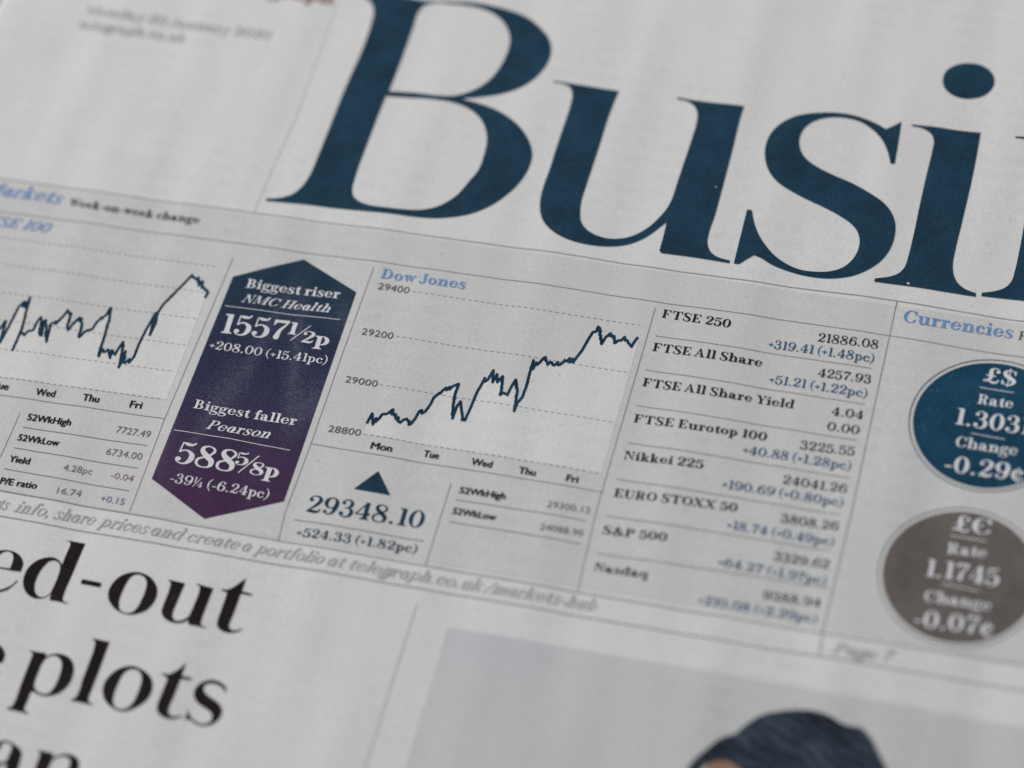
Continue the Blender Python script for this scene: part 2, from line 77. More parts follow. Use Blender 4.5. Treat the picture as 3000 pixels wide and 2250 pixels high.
TEXTS = [
 ('page','masthead_word','Telegraph','b',-71.71,71.62,-50.63,71.22,2.93,'reddish'),
 ('page','date_line','Monday 20 January 2020','r',-93.64,62.83,-59.19,61.73,1.89,'grey3'),
 ('page','web_address','telegraph.co.uk','r',-93.87,59.47,-73.83,59.06,1.88,'grey3'),
 ('page','section_heading','Markets','i',-97.5,21.74,-83.16,21.7,2.51,'blue'),
 ('page','section_note','Week-on-week change','b',-81.79,21.58,-58.85,21.7,1.51,'black'),
 ('page','chart_heading','FTSE 100','i',-96.31,15.44,-83.14,15.64,1.98,'blue'),
 ('chart0','day_label','Tue','S',-81.59,-15.39,-78.61,-15.41,1.36,'black'),
 ('chart0','day_label','Wed','S',-73.99,-15.45,-70.77,-15.24,1.35,'black'),
 ('chart0','day_label','Thu','S',-66.24,-15.02,-63.44,-14.9,1.35,'black'),
 ('chart0','day_label','Fri','S',-58.38,-14.78,-56.34,-14.72,1.33,'black'),
 ('page','statistic_name','52WkHigh','S',-73.67,-20.2,-66.37,-19.91,1.27,'black'),
 ('page','statistic_value','7727.49','s',-58.93,-19.68,-53.28,-19.65,1.28,'grey1'),
 ('page','statistic_name','52WkLow','S',-73.79,-24.1,-66.93,-23.88,1.23,'black'),
 ('page','statistic_value','6734.00','s',-59.15,-23.84,-53.25,-23.81,1.27,'grey1'),
 ('page','statistic_name','Yield','S',-73.79,-28.11,-70.33,-28.0,1.22,'black'),
 ('page','statistic_value','4.28pc','s',-64.73,-28.0,-60.07,-27.81,1.21,'grey1'),
 ('page','statistic_value','-0.04','s',-57.0,-27.81,-53.25,-27.88,1.2,'plum'),
 ('page','statistic_name','P/E ratio','S',-73.72,-32.24,-67.62,-32.04,1.23,'black'),
 ('page','statistic_value','16.74','s',-64.23,-32.2,-60.36,-31.99,1.2,'grey1'),
 ('page','statistic_value','+0.15','s',-57.18,-32.16,-53.22,-32.17,1.19,'teal1'),
 ('page','footer_word','charts','j',-76.24,-36.57,-70.8,-36.6,2.07,'grey2'),
 ('page','footer_word','info,','j',-69.79,-36.59,-64.16,-36.57,2.08,'grey2'),
 ('page','footer_word','share','j',-63.28,-36.55,-56.6,-36.41,2.06,'grey2'),
 ('page','footer_word','prices','j',-56.09,-36.42,-47.89,-36.51,2.05,'grey2'),
 ('page','footer_word','and','j',-47.44,-36.51,-42.47,-36.44,2.02,'grey2'),
 ('page','footer_word','create','j',-41.59,-36.44,-33.23,-36.41,2.02,'grey2'),
 ('page','footer_word','a','j',-32.8,-36.41,-31.44,-36.4,2.0,'grey2'),
 ('page','footer_word','portfolio','j',-30.89,-36.4,-19.75,-36.58,2.0,'grey2'),
 ('page','footer_word','at','j',-19.1,-36.58,-16.6,-36.55,1.98,'grey2'),
 ('page','footer_word','telegraph.co.uk','j',-15.64,-36.54,4.66,-36.66,1.97,'grey2'),
 ('page','footer_word','/markets-hub','j',5.14,-36.67,22.23,-36.71,1.94,'grey2'),
 ('badge','badge_text','Biggest riser','b',-47.06,10.51,-31.39,10.95,1.74,'white'),
 ('badge','badge_text','NMC Health','i',-46.9,7.63,-32.16,8.08,1.56,'white'),
 ('badge','badge_figure','1557','b',-48.31,1.28,-37.74,1.85,3.71,'white'),
 ('badge','badge_figure','1','b',-37.72,3.1,-36.23,3.1,2.29,'white'),
 ('badge','badge_figure','2','b',-35.07,1.84,-33.12,1.85,2.17,'white'),
 ('badge','badge_figure','p','b',-32.97,1.74,-30.51,1.81,2.5,'white'),
 ('badge','badge_figure','+208.00 (+15.41pc)','r',-49.24,-1.98,-29.78,-1.56,1.53,'white'),
 ('badge','badge_text','Biggest faller','b',-48.13,-13.27,-31.19,-13.44,1.65,'white'),
 ('badge','badge_text','Pearson','i',-45.03,-16.51,-34.6,-16.43,1.66,'white'),
 ('badge','badge_figure','588','b',-47.95,-23.36,-38.33,-23.34,3.81,'white'),
 ('badge','badge_figure','5','b',-38.53,-21.89,-36.48,-21.81,2.21,'white'),
 ('badge','badge_figure','8','b',-35.75,-23.18,-33.6,-23.13,2.2,'white'),
 ('badge','badge_figure','p','b',-33.58,-23.19,-31.17,-23.23,2.51,'white'),
 ('badge','badge_figure','-39¼ (-6.24pc)','r',-47.45,-26.95,-31.5,-27.02,1.66,'white'),
 ('page','chart_heading','Dow Jones','b',-25.95,15.97,-11.98,16.23,1.85,'blue'),
 ('chart1','value_label','29400','s',-25.83,13.78,-20.63,13.81,1.32,'grey0'),
 ('chart1','value_label','29200','s',-25.93,4.86,-20.75,4.85,1.29,'grey0'),
 ('chart1','value_label','29000','s',-25.94,-4.31,-20.67,-4.35,1.26,'grey0'),
 ('chart1','value_label','28800','s',-25.95,-13.6,-20.67,-13.58,1.27,'grey0'),
 ('chart1','day_label','Mon','S',-18.49,-15.5,-15.02,-15.5,1.28,'black'),
 ('chart1','day_label','Tue','S',-10.17,-15.32,-7.62,-15.38,1.28,'black'),
 ('chart1','day_label','Wed','S',-2.5,-15.52,0.86,-15.59,1.27,'black'),
 ('chart1','day_label','Thu','S',5.03,-15.77,7.77,-15.81,1.26,'black'),
 ('chart1','day_label','Fri','S',12.52,-15.85,14.42,-15.83,1.26,'black'),
 ('page','closing_value','29348.10','m',-25.08,-28.11,-6.74,-27.71,2.96,'teal0'),
 ('page','closing_change','+524.33 (+1.82pc)','m',-25.37,-32.46,-6.44,-32.06,1.5,'teal0'),
 ('page','statistic_name','52WkHigh','S',-2.91,-20.74,4.32,-20.61,1.17,'black'),
 ('page','statistic_value','29300.12','s',10.85,-20.82,17.42,-20.67,1.16,'grey1'),
 ('page','statistic_name','52WkLow','S',-2.99,-24.46,3.84,-24.46,1.16,'black'),
 ('page','statistic_value','24088.90','s',10.78,-24.89,17.32,-24.73,1.15,'grey1'),
 ('page','index_name','FTSE 250','b',19.88,16.24,30.79,16.07,1.56,'black'),
 ('page','index_name','FTSE All Share','b',19.89,9.83,37.04,9.93,1.54,'black'),
 ('page','index_name','FTSE All Share Yield','b',19.86,3.15,43.37,3.26,1.51,'black'),
 ('page','index_name','FTSE Eurotop 100','b',20.04,-3.56,40.5,-3.21,1.49,'black'),
 ('page','index_name','Nikkei 225','b',20.1,-10.29,32.29,-9.95,1.46,'black'),
 ('page','index_name','EURO STOXX 50','b',20.22,-17.09,38.84,-16.39,1.44,'black'),
 ('page','index_name','S&P 500','b',20.09,-23.69,29.76,-23.37,1.41,'black'),
 ('page','index_name','Nasdaq','b',20.29,-30.12,28.5,-30.01,1.39,'black'),
 ('page','index_value','21886.08','r',44.49,16.11,53.72,16.41,1.6,'black'),
 ('page','index_value','4257.93','r',45.76,9.69,53.83,9.85,1.57,'black'),
 ('page','index_value','4.04','r',49.1,3.14,53.9,3.22,1.53,'black'),
 ('page','index_value','0.00','r',48.99,0.38,53.84,0.46,1.52,'black'),
 ('page','index_value','3225.55','r',45.7,-3.7,53.87,-3.39,1.52,'black'),
 ('page','index_value','24041.26','r',44.41,-10.21,53.99,-10.08,1.5,'black'),
 ('page','index_value','3808.26','r',45.42,-16.85,54.01,-16.7,1.47,'black'),
 ('page','index_value','3329.62','r',45.74,-23.41,53.94,-23.36,1.45,'black'),
 ('page','index_value','9388.94','r',45.55,-30.13,53.98,-29.89,1.42,'black'),
 ('page','index_change','+319.41 (+1.48pc)','r',37.22,13.65,53.57,13.75,1.6,'change'),
 ('page','index_change','+51.21 (+1.22pc)','r',38.67,7.27,53.74,7.19,1.57,'change'),
 ('page','index_change','+40.88 (+1.28pc)','r',37.46,-6.09,53.8,-6.05,1.53,'change'),
 ('page','index_change','+190.69 (+0.80pc)','r',35.71,-12.69,53.89,-12.51,1.5,'change'),
 ('page','index_change','+18.74 (+0.49pc)','r',37.89,-19.51,53.85,-19.42,1.47,'change'),
 ('page','index_change','+64.27 (+1.97pc)','r',37.96,-25.99,54.02,-26.1,1.45,'change'),
 ('page','index_change','+210.08 (+2.29pc)','r',36.55,-32.79,53.94,-32.55,1.42,'change'),
 ('page','section_heading','Currencies','b',56.56,22.08,73.35,22.0,2.26,'blue'),
 ('page','section_note','From','b',74.31,21.86,77.94,21.71,1.57,'black'),
 ('page','page_reference','Page 7','j',57.08,-37.11,65.11,-36.86,1.87,'grey2'),
 ('coin0','badge_text','£$','b',70.26,13.39,75.19,13.29,2.65,'white'),
 ('coin0','badge_text','Rate','b',70.13,9.28,75.44,9.22,1.77,'white'),
 ('coin0','badge_figure','1.3031','b',67.53,5.02,78.68,4.92,2.93,'white'),
 ('coin0','badge_text','Change','b',68.2,1.1,77.36,1.02,1.85,'white'),
 ('coin0','badge_figure','-0.29¢','b',67.34,-3.5,78.95,-3.35,2.88,'white'),
 ('coin1','badge_text','£€','b',70.23,-13.49,75.81,-13.27,2.65,'white'),
 ('coin1','badge_text','Rate','b',70.18,-17.53,75.85,-17.21,1.87,'white'),
 ('coin1','badge_figure','1.1745','b',67.85,-21.82,78.28,-21.58,2.87,'white'),
 ('coin1','badge_text','Change','b',68.33,-26.07,77.85,-25.77,1.89,'white'),
 ('coin1','badge_figure','-0.07¢','b',67.63,-30.4,78.8,-29.85,2.81,'white'),
]
RULES = [
 ('page','section_rule',[(-113.71,24.91),(-95.32,25.17),(-35.34,25.4),(3.38,25.51),(21.24,25.36),(55.02,25.85),(74.62,25.36),(104.96,24.42)],0.11,'grey0'),
 ('page','heading_rule',[(-110.94,18.1),(-92.78,18.48),(-62.73,18.85),(-33.41,18.99),(-4.97,19.1),(19.9,18.97),(39.14,19.21),(55.08,19.15),(75.66,18.74),(105.72,18.01)],0.1,'grey0'),
 ('page','box_rule',[(-91.02,-16.86),(-79.51,-16.53),(-65.78,-16.11),(-52.21,-15.84),(-52.04,-15.84)],0.1,'grey0'),
 ('page','box_rule',[(-27.87,-16.12),(-22.85,-16.35),(-1.02,-16.5),(18.6,-16.67)],0.1,'grey0'),
 ('page','section_rule',[(-90.17,-33.32),(-73.13,-33.44),(-54.26,-33.47),(-17.63,-33.8),(34.7,-34.25),(55.04,-34.06),(83.83,-33.58),(111.74,-33.24)],0.11,'grey1'),
 ('page','section_rule',[(-88.41,-37.79),(-71.49,-37.79),(-16.46,-37.75),(35.57,-38.12),(84.47,-37.65),(112.2,-37.42)],0.11,'grey1'),
 ('page','column_rule',[(-50.02,72.27),(-49.88,68.75),(-49.53,46.24),(-50.09,34.98),(-50.41,24.96)],0.07,'grey2'),
 ('page','column_rule',[(-50.94,15.97),(-51.44,0.07),(-52.02,-16.39),(-51.87,-33.11)],0.1,'grey0'),
 ('page','column_rule',[(-27.58,17.84),(-27.82,0.28),(-27.87,-16.12),(-28.17,-28.59),(-27.71,-33.57)],0.1,'grey0'),
 ('page','column_rule',[(18.58,17.84),(18.44,-1.63),(18.28,-20.14),(18.86,-33.92)],0.1,'grey0'),
 ('page','column_rule',[(55.02,25.85),(55.19,5.56),(55.38,-13.14),(55.13,-34.05),(55.49,-38.11)],0.12,'grey0'),
 ('page','column_rule',[(-3.92,-40.58),(-4.07,-67.61),(-4.09,-79.11)],0.1,'grey2'),
 ('page','column_rule',[(-75.1,-19.16),(-75.31,-27.67)],0.1,'grey0'),
 ('page','column_rule',[(-4.49,-19.39),(-4.46,-33.76)],0.1,'grey0'),
 ('page','table_rule',[(-73.8,-21.61),(-53.11,-21.1)],0.1,'grey1'),
 ('page','table_rule',[(-73.9,-25.52),(-53.23,-25.36)],0.1,'grey1'),
 ('page','table_rule',[(-73.97,-29.51),(-53.23,-29.54)],0.1,'grey1'),
 ('page','table_rule',[(-3.08,-21.97),(17.17,-21.99)],0.1,'grey1'),
 ('page','table_rule',[(-3.08,-25.88),(17.38,-26.04)],0.1,'grey1'),
 ('page','table_rule',[(-26.35,-29.72),(-5.83,-29.86)],0.1,'grey1'),
 ('page','table_rule',[(19.77,12.66),(53.55,12.65)],0.085,'grey1'),
 ('page','table_rule',[(19.72,6.13),(53.81,6.0)],0.085,'grey1'),
 ('page','table_rule',[(19.83,-0.52),(53.81,-0.6)],0.085,'grey1'),
 ('page','table_rule',[(20.11,-7.35),(53.92,-7.37)],0.085,'grey1'),
 ('page','table_rule',[(20.01,-14.01),(53.81,-13.95)],0.085,'grey1'),
 ('page','table_rule',[(19.81,-20.58),(53.88,-20.27)],0.085,'grey1'),
 ('page','table_rule',[(20.11,-27.19),(54.64,-26.5)],0.085,'grey1'),
 ('badge','badge_rule',[(-49.24,6.46),(-29.98,7.02)],0.11,'white'),
 ('badge','fraction_bar',[(-36.82,1.92),(-34.37,5.14)],0.17,'white'),
 ('badge','badge_rule',[(-49.73,-17.74),(-40.61,-17.57),(-30.67,-17.97)],0.11,'white'),
 ('badge','fraction_bar',[(-37.46,-23.31),(-35.15,-19.74)],0.19,'white'),
 ('coin0','badge_rule',[(70.03,12.26),(75.16,12.07)],0.13,'white'),
 ('coin0','badge_rule',[(70.11,3.84),(75.24,3.59)],0.13,'white'),
 ('coin1','badge_rule',[(70.16,-14.42),(75.44,-14.41)],0.16,'white'),
 ('coin1','badge_rule',[(70.35,-22.72),(75.72,-22.88)],0.16,'white'),
]
DASHES = [('chart1',(-20.13,14.31),(17.1,14.13)),('chart1',(-20.24,5.44),(17.03,5.1)),('chart1',(-20.32,-3.83),(17.19,-4.24)),('chart1',(-20.19,-13.1),(17.27,-13.52)),('chart0',(-101.82,13.3),(-52.91,13.79)),('chart0',(-99.81,8.13),(-53.05,8.57)),('chart0',(-97.62,2.56),(-53.16,3.33)),('chart0',(-95.49,-2.81),(-53.28,-1.85)),('chart0',(-93.32,-8.33),(-53.39,-6.97)),('chart0',(-91.29,-13.55),(-53.53,-12.33))]
CURVE_LEFT = [(-96.65,-1.27),(-93.48,-4.48),(-92.53,-2.09),(-89.35,-4.83),(-88.77,-2.85),(-86.18,-6.1),(-85.71,-4.48),(-84.19,-4.22),(-83.86,-2.61),(-83.48,-5.03),(-83.2,-6.83),(-82.9,-3.38),(-82.7,0.4),(-82.27,1.41),(-81.55,0.58),(-81.47,2.54),(-81.11,-0.6),(-80.72,-2.71),(-80.57,-4.54),(-80.63,-7.93),(-80.62,-4.4),(-79.84,-4.68),(-79.32,-3.9),(-78.61,-3.64),(-78.57,-1.94),(-78.25,-0.96),(-77.64,-2.26),(-77.7,-3.19),(-76.84,-4.43),(-77.47,-1.61),(-76.78,-2.42),(-75.68,-5.43),(-76.14,-1.98),(-75.12,-1.15),(-74.7,-0.13),(-74.38,1.19),(-73.6,0.12),(-73.47,-1.71),(-73.05,-2.54),(-72.58,-0.9),(-72.05,0.2),(-71.25,-0.94),(-70.87,-3.48),(-70.24,-2.29),(-69.2,-1.48),(-68.99,-0.21),(-68.43,0.82),(-67.89,1.54),(-67.73,2.97),(-67.18,1.06),(-66.96,-1.07),(-66.74,-3.18),(-66.63,-5.0),(-66.36,-6.48),(-66.38,-4.95),(-65.67,-5.49),(-65.35,-4.91),(-64.5,-6.42),(-64.76,-4.94),(-63.89,-5.69),(-63.82,-4.77),(-63.44,-3.02),(-62.98,-4.92),(-62.48,-7.85),(-62.44,-5.73),(-62.49,-4.68),(-62.04,-6.87),(-61.17,-6.72),(-60.7,-5.43),(-60.74,-3.02),(-60.54,-0.55),(-60.18,2.26),(-59.99,3.28),(-59.57,-1.05),(-59.39,1.48),(-59.73,3.26),(-59.32,5.18),(-58.57,6.87),(-57.97,8.23),(-57.22,9.93),(-56.53,11.46),(-55.66,10.82),(-54.3,9.94),(-53.75,9.25),(-52.85,8.6),(-53.01,7.65)]
CURVE_DOW = [(-20.26,-11.18),(-20.12,-10.2),(-19.95,-9.25),(-19.31,-11.17),(-19.1,-9.98),(-18.61,-9.96),(-18.35,-9.14),(-17.55,-8.86),(-17.13,-8.16),(-16.16,-9.34),(-15.19,-10.16),(-14.86,-9.58),(-14.33,-9.26),(-13.5,-10.03),(-13.09,-8.84),(-12.85,-7.49),(-12.39,-7.82),(-11.92,-7.29),(-11.72,-6.67),(-11.48,-5.75),(-11.32,-4.56),(-10.6,-3.56),(-9.89,-2.5),(-9.0,-2.12),(-8.17,-1.49),(-8.22,-3.6),(-7.92,-5.87),(-7.42,-7.86),(-7.37,-5.78),(-7.02,-4.62),(-6.31,-6.47),(-5.73,-7.88),(-5.43,-7.91),(-5.2,-6.0),(-4.92,-2.48),(-4.58,-0.97),(-4.4,0.23),(-3.84,0.02),(-3.63,1.08),(-3.45,1.83),(-2.99,-0.38),(-2.71,1.2),(-2.29,-0.2),(-1.72,0.95),(-1.3,-1.08),(-1.18,-2.51),(-0.76,-2.02),(-0.1,-2.35),(0.17,-0.57),(0.49,0.59),(1.22,-1.26),(1.48,-3.23),(1.7,-5.01),(1.79,-3.46),(2.28,-2.5),(2.41,-0.16),(2.28,2.44),(2.28,4.65),(2.57,3.03),(2.86,4.33),(3.41,4.59),(3.7,5.38),(4.5,4.66),(4.93,4.89),(5.68,4.36),(6.58,4.69),(7.12,5.5),(8.39,5.37),(8.81,6.63),(9.24,7.89),(9.69,10.07),(10.06,11.58),(10.51,11.73),(10.64,12.72),(11.36,11.29),(11.9,9.6),(12.21,10.85),(12.83,11.86),(14.07,10.27),(14.45,10.78),(15.63,10.98),(16.63,9.88),(16.79,10.74),(17.13,11.69)]
HEXAGON = [(-39.39,17.66),(-28.97,12.59),(-28.92,-26.93),(-40.02,-32.21),(-50.4,-26.87),(-49.77,12.29)]
TRIANGLE = [(-16.04,-19.22),(-18.89,-22.97),(-13.05,-23.02)]
PHOTO = [(1.62,-43.42),(85.27,-42.77)]
CAP = [(40.97,-59.04,0),(41.4,-57.99,0),(42.88,-55.7,0),(44.77,-53.27,0),(46.14,-52.47,0),(47.69,-50.41,0),(49.52,-48.6,0),(51.55,-47.69,0),(54.05,-46.95,0),(56.86,-46.7,0),(58.69,-47.04,0),(61.05,-47.97,0),(63.46,-48.02,0),(64.74,-49.02,0),(66.48,-51.4,0),(67.96,-53.53,0),(69.59,-56.6,0),(68.41,-58.31,1),(61.84,-57.65,0),(53.42,-58.87,0),(51.75,-59.22,1),(49.59,-58.31,0),(47.63,-57.34,0),(46.21,-56.85,0),(44.71,-57.04,0),(43.66,-57.78,0),(42.89,-58.76,0),(41.92,-60.32,0),(41.19,-60.96,1)]
SKIN = [(43.54,-58.69,0),(44.08,-57.19,0),(45.24,-56.43,0),(46.98,-56.37,0),(48.68,-57.13,0),(50.72,-58.45,0),(53.81,-58.67,0),(59.74,-57.97,0),(65.09,-57.74,1),(66.95,-61.96,0),(67.0,-67.86,0),(63.79,-73.11,0),(57.99,-75.88,0),(51.34,-74.55,0),(46.6,-69.61,0),(43.68,-64.29,0),(43.17,-61.02,0)]
COINS = [([72.48,5.82,11.24],[72.4,5.81,11.9]),([72.62,-20.98,11.03],[72.43,-21.02,11.78])]
NSHIFT = (16.57, 0.29)

# ------------------------------------------------------------------ materials
def lin(h):
    h = h.lstrip('#')
    r = []
    for i in (0, 2, 4):
        c = int(h[i:i+2], 16) / 255
        r.append(c / 12.92 if c <= .04045 else ((c + .055) / 1.055) ** 2.4)
    return (*r, 1.0)

GAIN = 1.18            # reflectance = displayed colour x this (the light falling on the page)

class Nodes:
    def __init__(self, name, rough=.9, spec=.01):
        self.m = bpy.data.materials.new(name); self.m.use_nodes = True
        self.t = self.m.node_tree; self.b = self.t.nodes['Principled BSDF']
        self.b.inputs['Roughness'].default_value = rough
        self.b.inputs['Specular IOR Level'].default_value = spec
        self.geo = self.t.nodes.new('ShaderNodeNewGeometry')
    def new(self, k, **kw):
        n = self.t.nodes.new(k)
        for a, v in kw.items(): setattr(n, a, v)
        return n
    def link(self, a, b): self.t.links.new(a, b)
    def noise(self, scale, detail=2, rough=.5, stretch=None):
        n = self.new('ShaderNodeTexNoise')
        n.inputs['Scale'].default_value = scale; n.inputs['Detail'].default_value = detail
        n.inputs['Roughness'].default_value = rough
        src = self.geo.outputs['Position']
        if stretch:
            mp = self.new('ShaderNodeMapping'); mp.inputs['Scale'].default_value = stretch[:3]
            if len(stretch) > 3: mp.inputs['Rotation'].default_value[2] = stretch[3]
            self.link(src, mp.inputs['Vector']); src = mp.outputs['Vector']
        self.link(src, n.inputs['Vector'])
        return n.outputs['Fac']
    def ramp(self, fac, stops, interp='LINEAR'):
        r = self.new('ShaderNodeValToRGB'); r.color_ramp.interpolation = interp
        e = r.color_ramp.elements
        while len(e) < len(stops): e.new(.5)
        for k, (p, c) in enumerate(stops):
            e[k].position = p; e[k].color = c if len(c) == 4 else (*c, 1)
        self.link(fac, r.inputs['Fac'])
        return r.outputs['Color']
    def mix(self, fac, a, b, kind='MIX'):
        n = self.new('ShaderNodeMix', data_type='RGBA', blend_type=kind)
        n.clamp_result = True
        for s, v in (('Factor', fac),):
            if isinstance(v, (int, float)): n.inputs[0].default_value = v
            else: self.link(v, n.inputs[0])
        for i, v in ((6, a), (7, b)):
            if isinstance(v, tuple): n.inputs[i].default_value = v
            else: self.link(v, n.inputs[i])
        return n.outputs[2]
    def paper_bump(self, amount=1.0):
        # newsprint fibre, faint cockles running down the page, small dents
        prev = None
        for sc, de, ro, st, dist, strength in (
            (2600, 3, .6, (1, .7, 1, .3), .000012, .30 * amount),
            (170, 3, .55, (1, .22, 1, -.12), .00012, .46 * amount),
            (46, 2, .5, (1, .30, 1, -.16), .00040, .50 * amount)):
            f = self.noise(sc, de, ro, st)
            b = self.new('ShaderNodeBump')
            b.inputs['Strength'].default_value = strength; b.inputs['Distance'].default_value = dist
            self.link(f, b.inputs['Height'])
            if prev: self.link(prev, b.inputs['Normal'])
            prev = b.outputs['Normal']
        self.link(prev, self.b.inputs['Normal'])

def sc(c, k): return tuple(min(1, v * k) for v in c[:3]) + (1.0,)

PAPER = lin('#c3c2c1')
def paper_mat(name, mult=1.0, tint=(1, 1, 1)):
    n = Nodes(name, .95, .03)
    base = tuple(v * GAIN * mult * t for v, t in zip(PAPER[:3], tint)) + (1.0,)
    # fibres and print-through mottling
    f1 = n.noise(3400, 2, .7)
    c = n.ramp(f1, [(.28, sc(base, .87)), (.72, sc(base, 1.09))])
    f2 = n.noise(60, 4, .6)
    c2 = n.ramp(f2, [(.3, (.965, .966, .967)), (.7, (1, 1, 1))])
    c = n.mix(1.0, c, c2, 'MULTIPLY')
    f4 = n.noise(24, 3, .5)
    c = n.mix(1.0, c, n.ramp(f4, [(.35, (1, .985, .985)), (.65, (.985, 1, 1))]), 'MULTIPLY')
    # print on the back of the sheet showing faintly through: rows of broken marks
    sep = n.new('ShaderNodeSeparateXYZ'); n.link(n.geo.outputs['Position'], sep.inputs[0])
    row = n.new('ShaderNodeMath', operation='PINGPONG'); row.inputs[1].default_value = .0016
    n.link(sep.outputs['Y'], row.inputs[0])
    rowm = n.new('ShaderNodeMath', operation='GREATER_THAN'); rowm.inputs[1].default_value = .0008
    n.link(row.outputs[0], rowm.inputs[0])
    words = n.ramp(n.noise(420, 2, .6, (1, .25, 1)), [(.44, (0, 0, 0)), (.56, (1, 1, 1))])
    blocks = n.ramp(n.noise(26, 1, .4), [(.42, (0, 0, 0)), (.58, (1, 1, 1))])
    k = n.mix(1.0, n.mix(1.0, rowm.outputs[0], words, 'MULTIPLY'), blocks, 'MULTIPLY')
    c = n.mix(1.0, c, n.ramp(k, [(0, (1, 1, 1)), (1, (.965, .965, .967))]), 'MULTIPLY')
    # tiny specks in recycled pulp
    f3 = n.noise(1500, 0, .5)
    spk = n.ramp(f3, [(.15, (.84, .83, .82)), (.18, (1, 1, 1))])
    c = n.mix(1.0, c, spk, 'MULTIPLY')
    n.link(c, n.b.inputs['Base Color'])
    n.paper_bump()
    return n.m

def sky_mat():
    # the flat grey sky of the printed photograph, a bluer cloud in its top left corner
    m = paper_mat('printed_sky', .835, (.99, .995, 1.0))
    t = m.node_tree; b = t.nodes['Principled BSDF']
    src = b.inputs['Base Color'].links[0].from_socket
    geo = t.nodes.new('ShaderNodeNewGeometry')
    n = t.nodes.new('ShaderNodeTexNoise'); n.inputs['Scale'].default_value = 90; n.inputs['Detail'].default_value = 3
    t.links.new(geo.outputs['Position'], n.inputs['Vector'])
    d = t.nodes.new('ShaderNodeVectorMath'); d.operation = 'DISTANCE'; d.inputs[1].default_value = (.0085, -.0425, 0)
    t.links.new(geo.outputs['Position'], d.inputs[0])
    a = t.nodes.new('ShaderNodeMath'); a.operation = 'MULTIPLY_ADD'; a.inputs[1].default_value = .014
    t.links.new(n.outputs['Fac'], a.inputs[0]); t.links.new(d.outputs['Value'], a.inputs[2])
    r = t.nodes.new('ShaderNodeMapRange'); r.interpolation_type = 'SMOOTHSTEP'
    r.inputs['From Min'].default_value = .010; r.inputs['From Max'].default_value = .020
    r.inputs['To Min'].default_value = .5; r.inputs['To Max'].default_value = 0
    t.links.new(a.outputs[0], r.inputs['Value'])
    x = t.nodes.new('ShaderNodeMix'); x.data_type = 'RGBA'
    t.links.new(r.outputs[0], x.inputs[0]); t.links.new(src, x.inputs[6]); x.inputs[7].default_value = sc(lin('#a9aab4'), GAIN)
    t.links.new(x.outputs[2], b.inputs['Base Color'])
    return m

def ink_mat(name, dark, light=None, speck=0.0, spec=.01):
    n = Nodes(name, .85, spec)
    d = sc(lin(dark), GAIN); l = sc(lin(light or dark), GAIN)
    f = n.noise(130, 4, .65)
    c = n.ramp(f, [(.33, d), (.70, l)])
    # uneven ink take-up: paper fibres show through as grain
    g = n.noise(4200, 1, .6)
    gr = n.ramp(g, [(.30, (.80, .82, .84)), (.50, (1, 1, 1)), (.74, (1.30, 1.28, 1.24))])
    c = n.mix(1.0, c, gr, 'MULTIPLY')
    if speck:
        s = n.noise(2300, 0, .5)
        k = n.ramp(s, [(.70, (0, 0, 0)), (.80, (speck,) * 3)])
        c = n.mix(k, c, sc(PAPER, GAIN * .8))
    # rare pinholes where no ink took
    h = n.noise(900, 0, .5)
    k2 = n.ramp(h, [(.90, (0, 0, 0)), (.92, (.6, .6, .6))])
    c = n.mix(k2, c, sc(PAPER, GAIN))
    n.link(c, n.b.inputs['Base Color'])
    n.paper_bump(.8)
    return n.m

def knit_mat():
    # printed picture of a ribbed knitted cap: rows of lighter stitches over slate
    m = ink_mat('cap_ink', '#1e232b', '#363f4b', .08)
    t = m.node_tree; b = t.nodes['Principled BSDF']; src = b.inputs['Base Color'].links[0].from_socket
    geo = t.nodes.new('ShaderNodeNewGeometry')
    mp = t.nodes.new('ShaderNodeMapping'); mp.inputs['Rotation'].default_value[2] = .5
    t.links.new(geo.outputs['Position'], mp.inputs['Vector'])
    w = t.nodes.new('ShaderNodeTexWave'); w.bands_direction = 'Y'
    for k, v in (('Scale', 190), ('Distortion', 6), ('Detail', 3), ('Detail Scale', 1.5)): w.inputs[k].default_value = v
    t.links.new(mp.outputs[0], w.inputs['Vector'])
    n = t.nodes.new('ShaderNodeTexNoise'); n.inputs['Scale'].default_value = 210; n.inputs['Detail'].default_value = 4
    t.links.new(geo.outputs['Position'], n.inputs['Vector'])
    a = t.nodes.new('ShaderNodeMath'); a.operation = 'MULTIPLY'
    t.links.new(w.outputs['Fac'], a.inputs[0]); t.links.new(n.outputs['Fac'], a.inputs[1])
    r = t.nodes.new('ShaderNodeValToRGB')
    r.color_ramp.elements[0].position = .12; r.color_ramp.elements[0].color = (.75, .75, .75, 1)
    r.color_ramp.elements[1].position = .60; r.color_ramp.elements[1].color = (1.65, 1.6, 1.55, 1)
    t.links.new(a.outputs[0], r.inputs['Fac'])
    x = t.nodes.new('ShaderNodeMix'); x.data_type = 'RGBA'; x.blend_type = 'MULTIPLY'; x.inputs[0].default_value = 1
    t.links.new(src, x.inputs[6]); t.links.new(r.outputs['Color'], x.inputs[7])
    t.links.new(x.outputs[2], b.inputs['Base Color'])
    return m

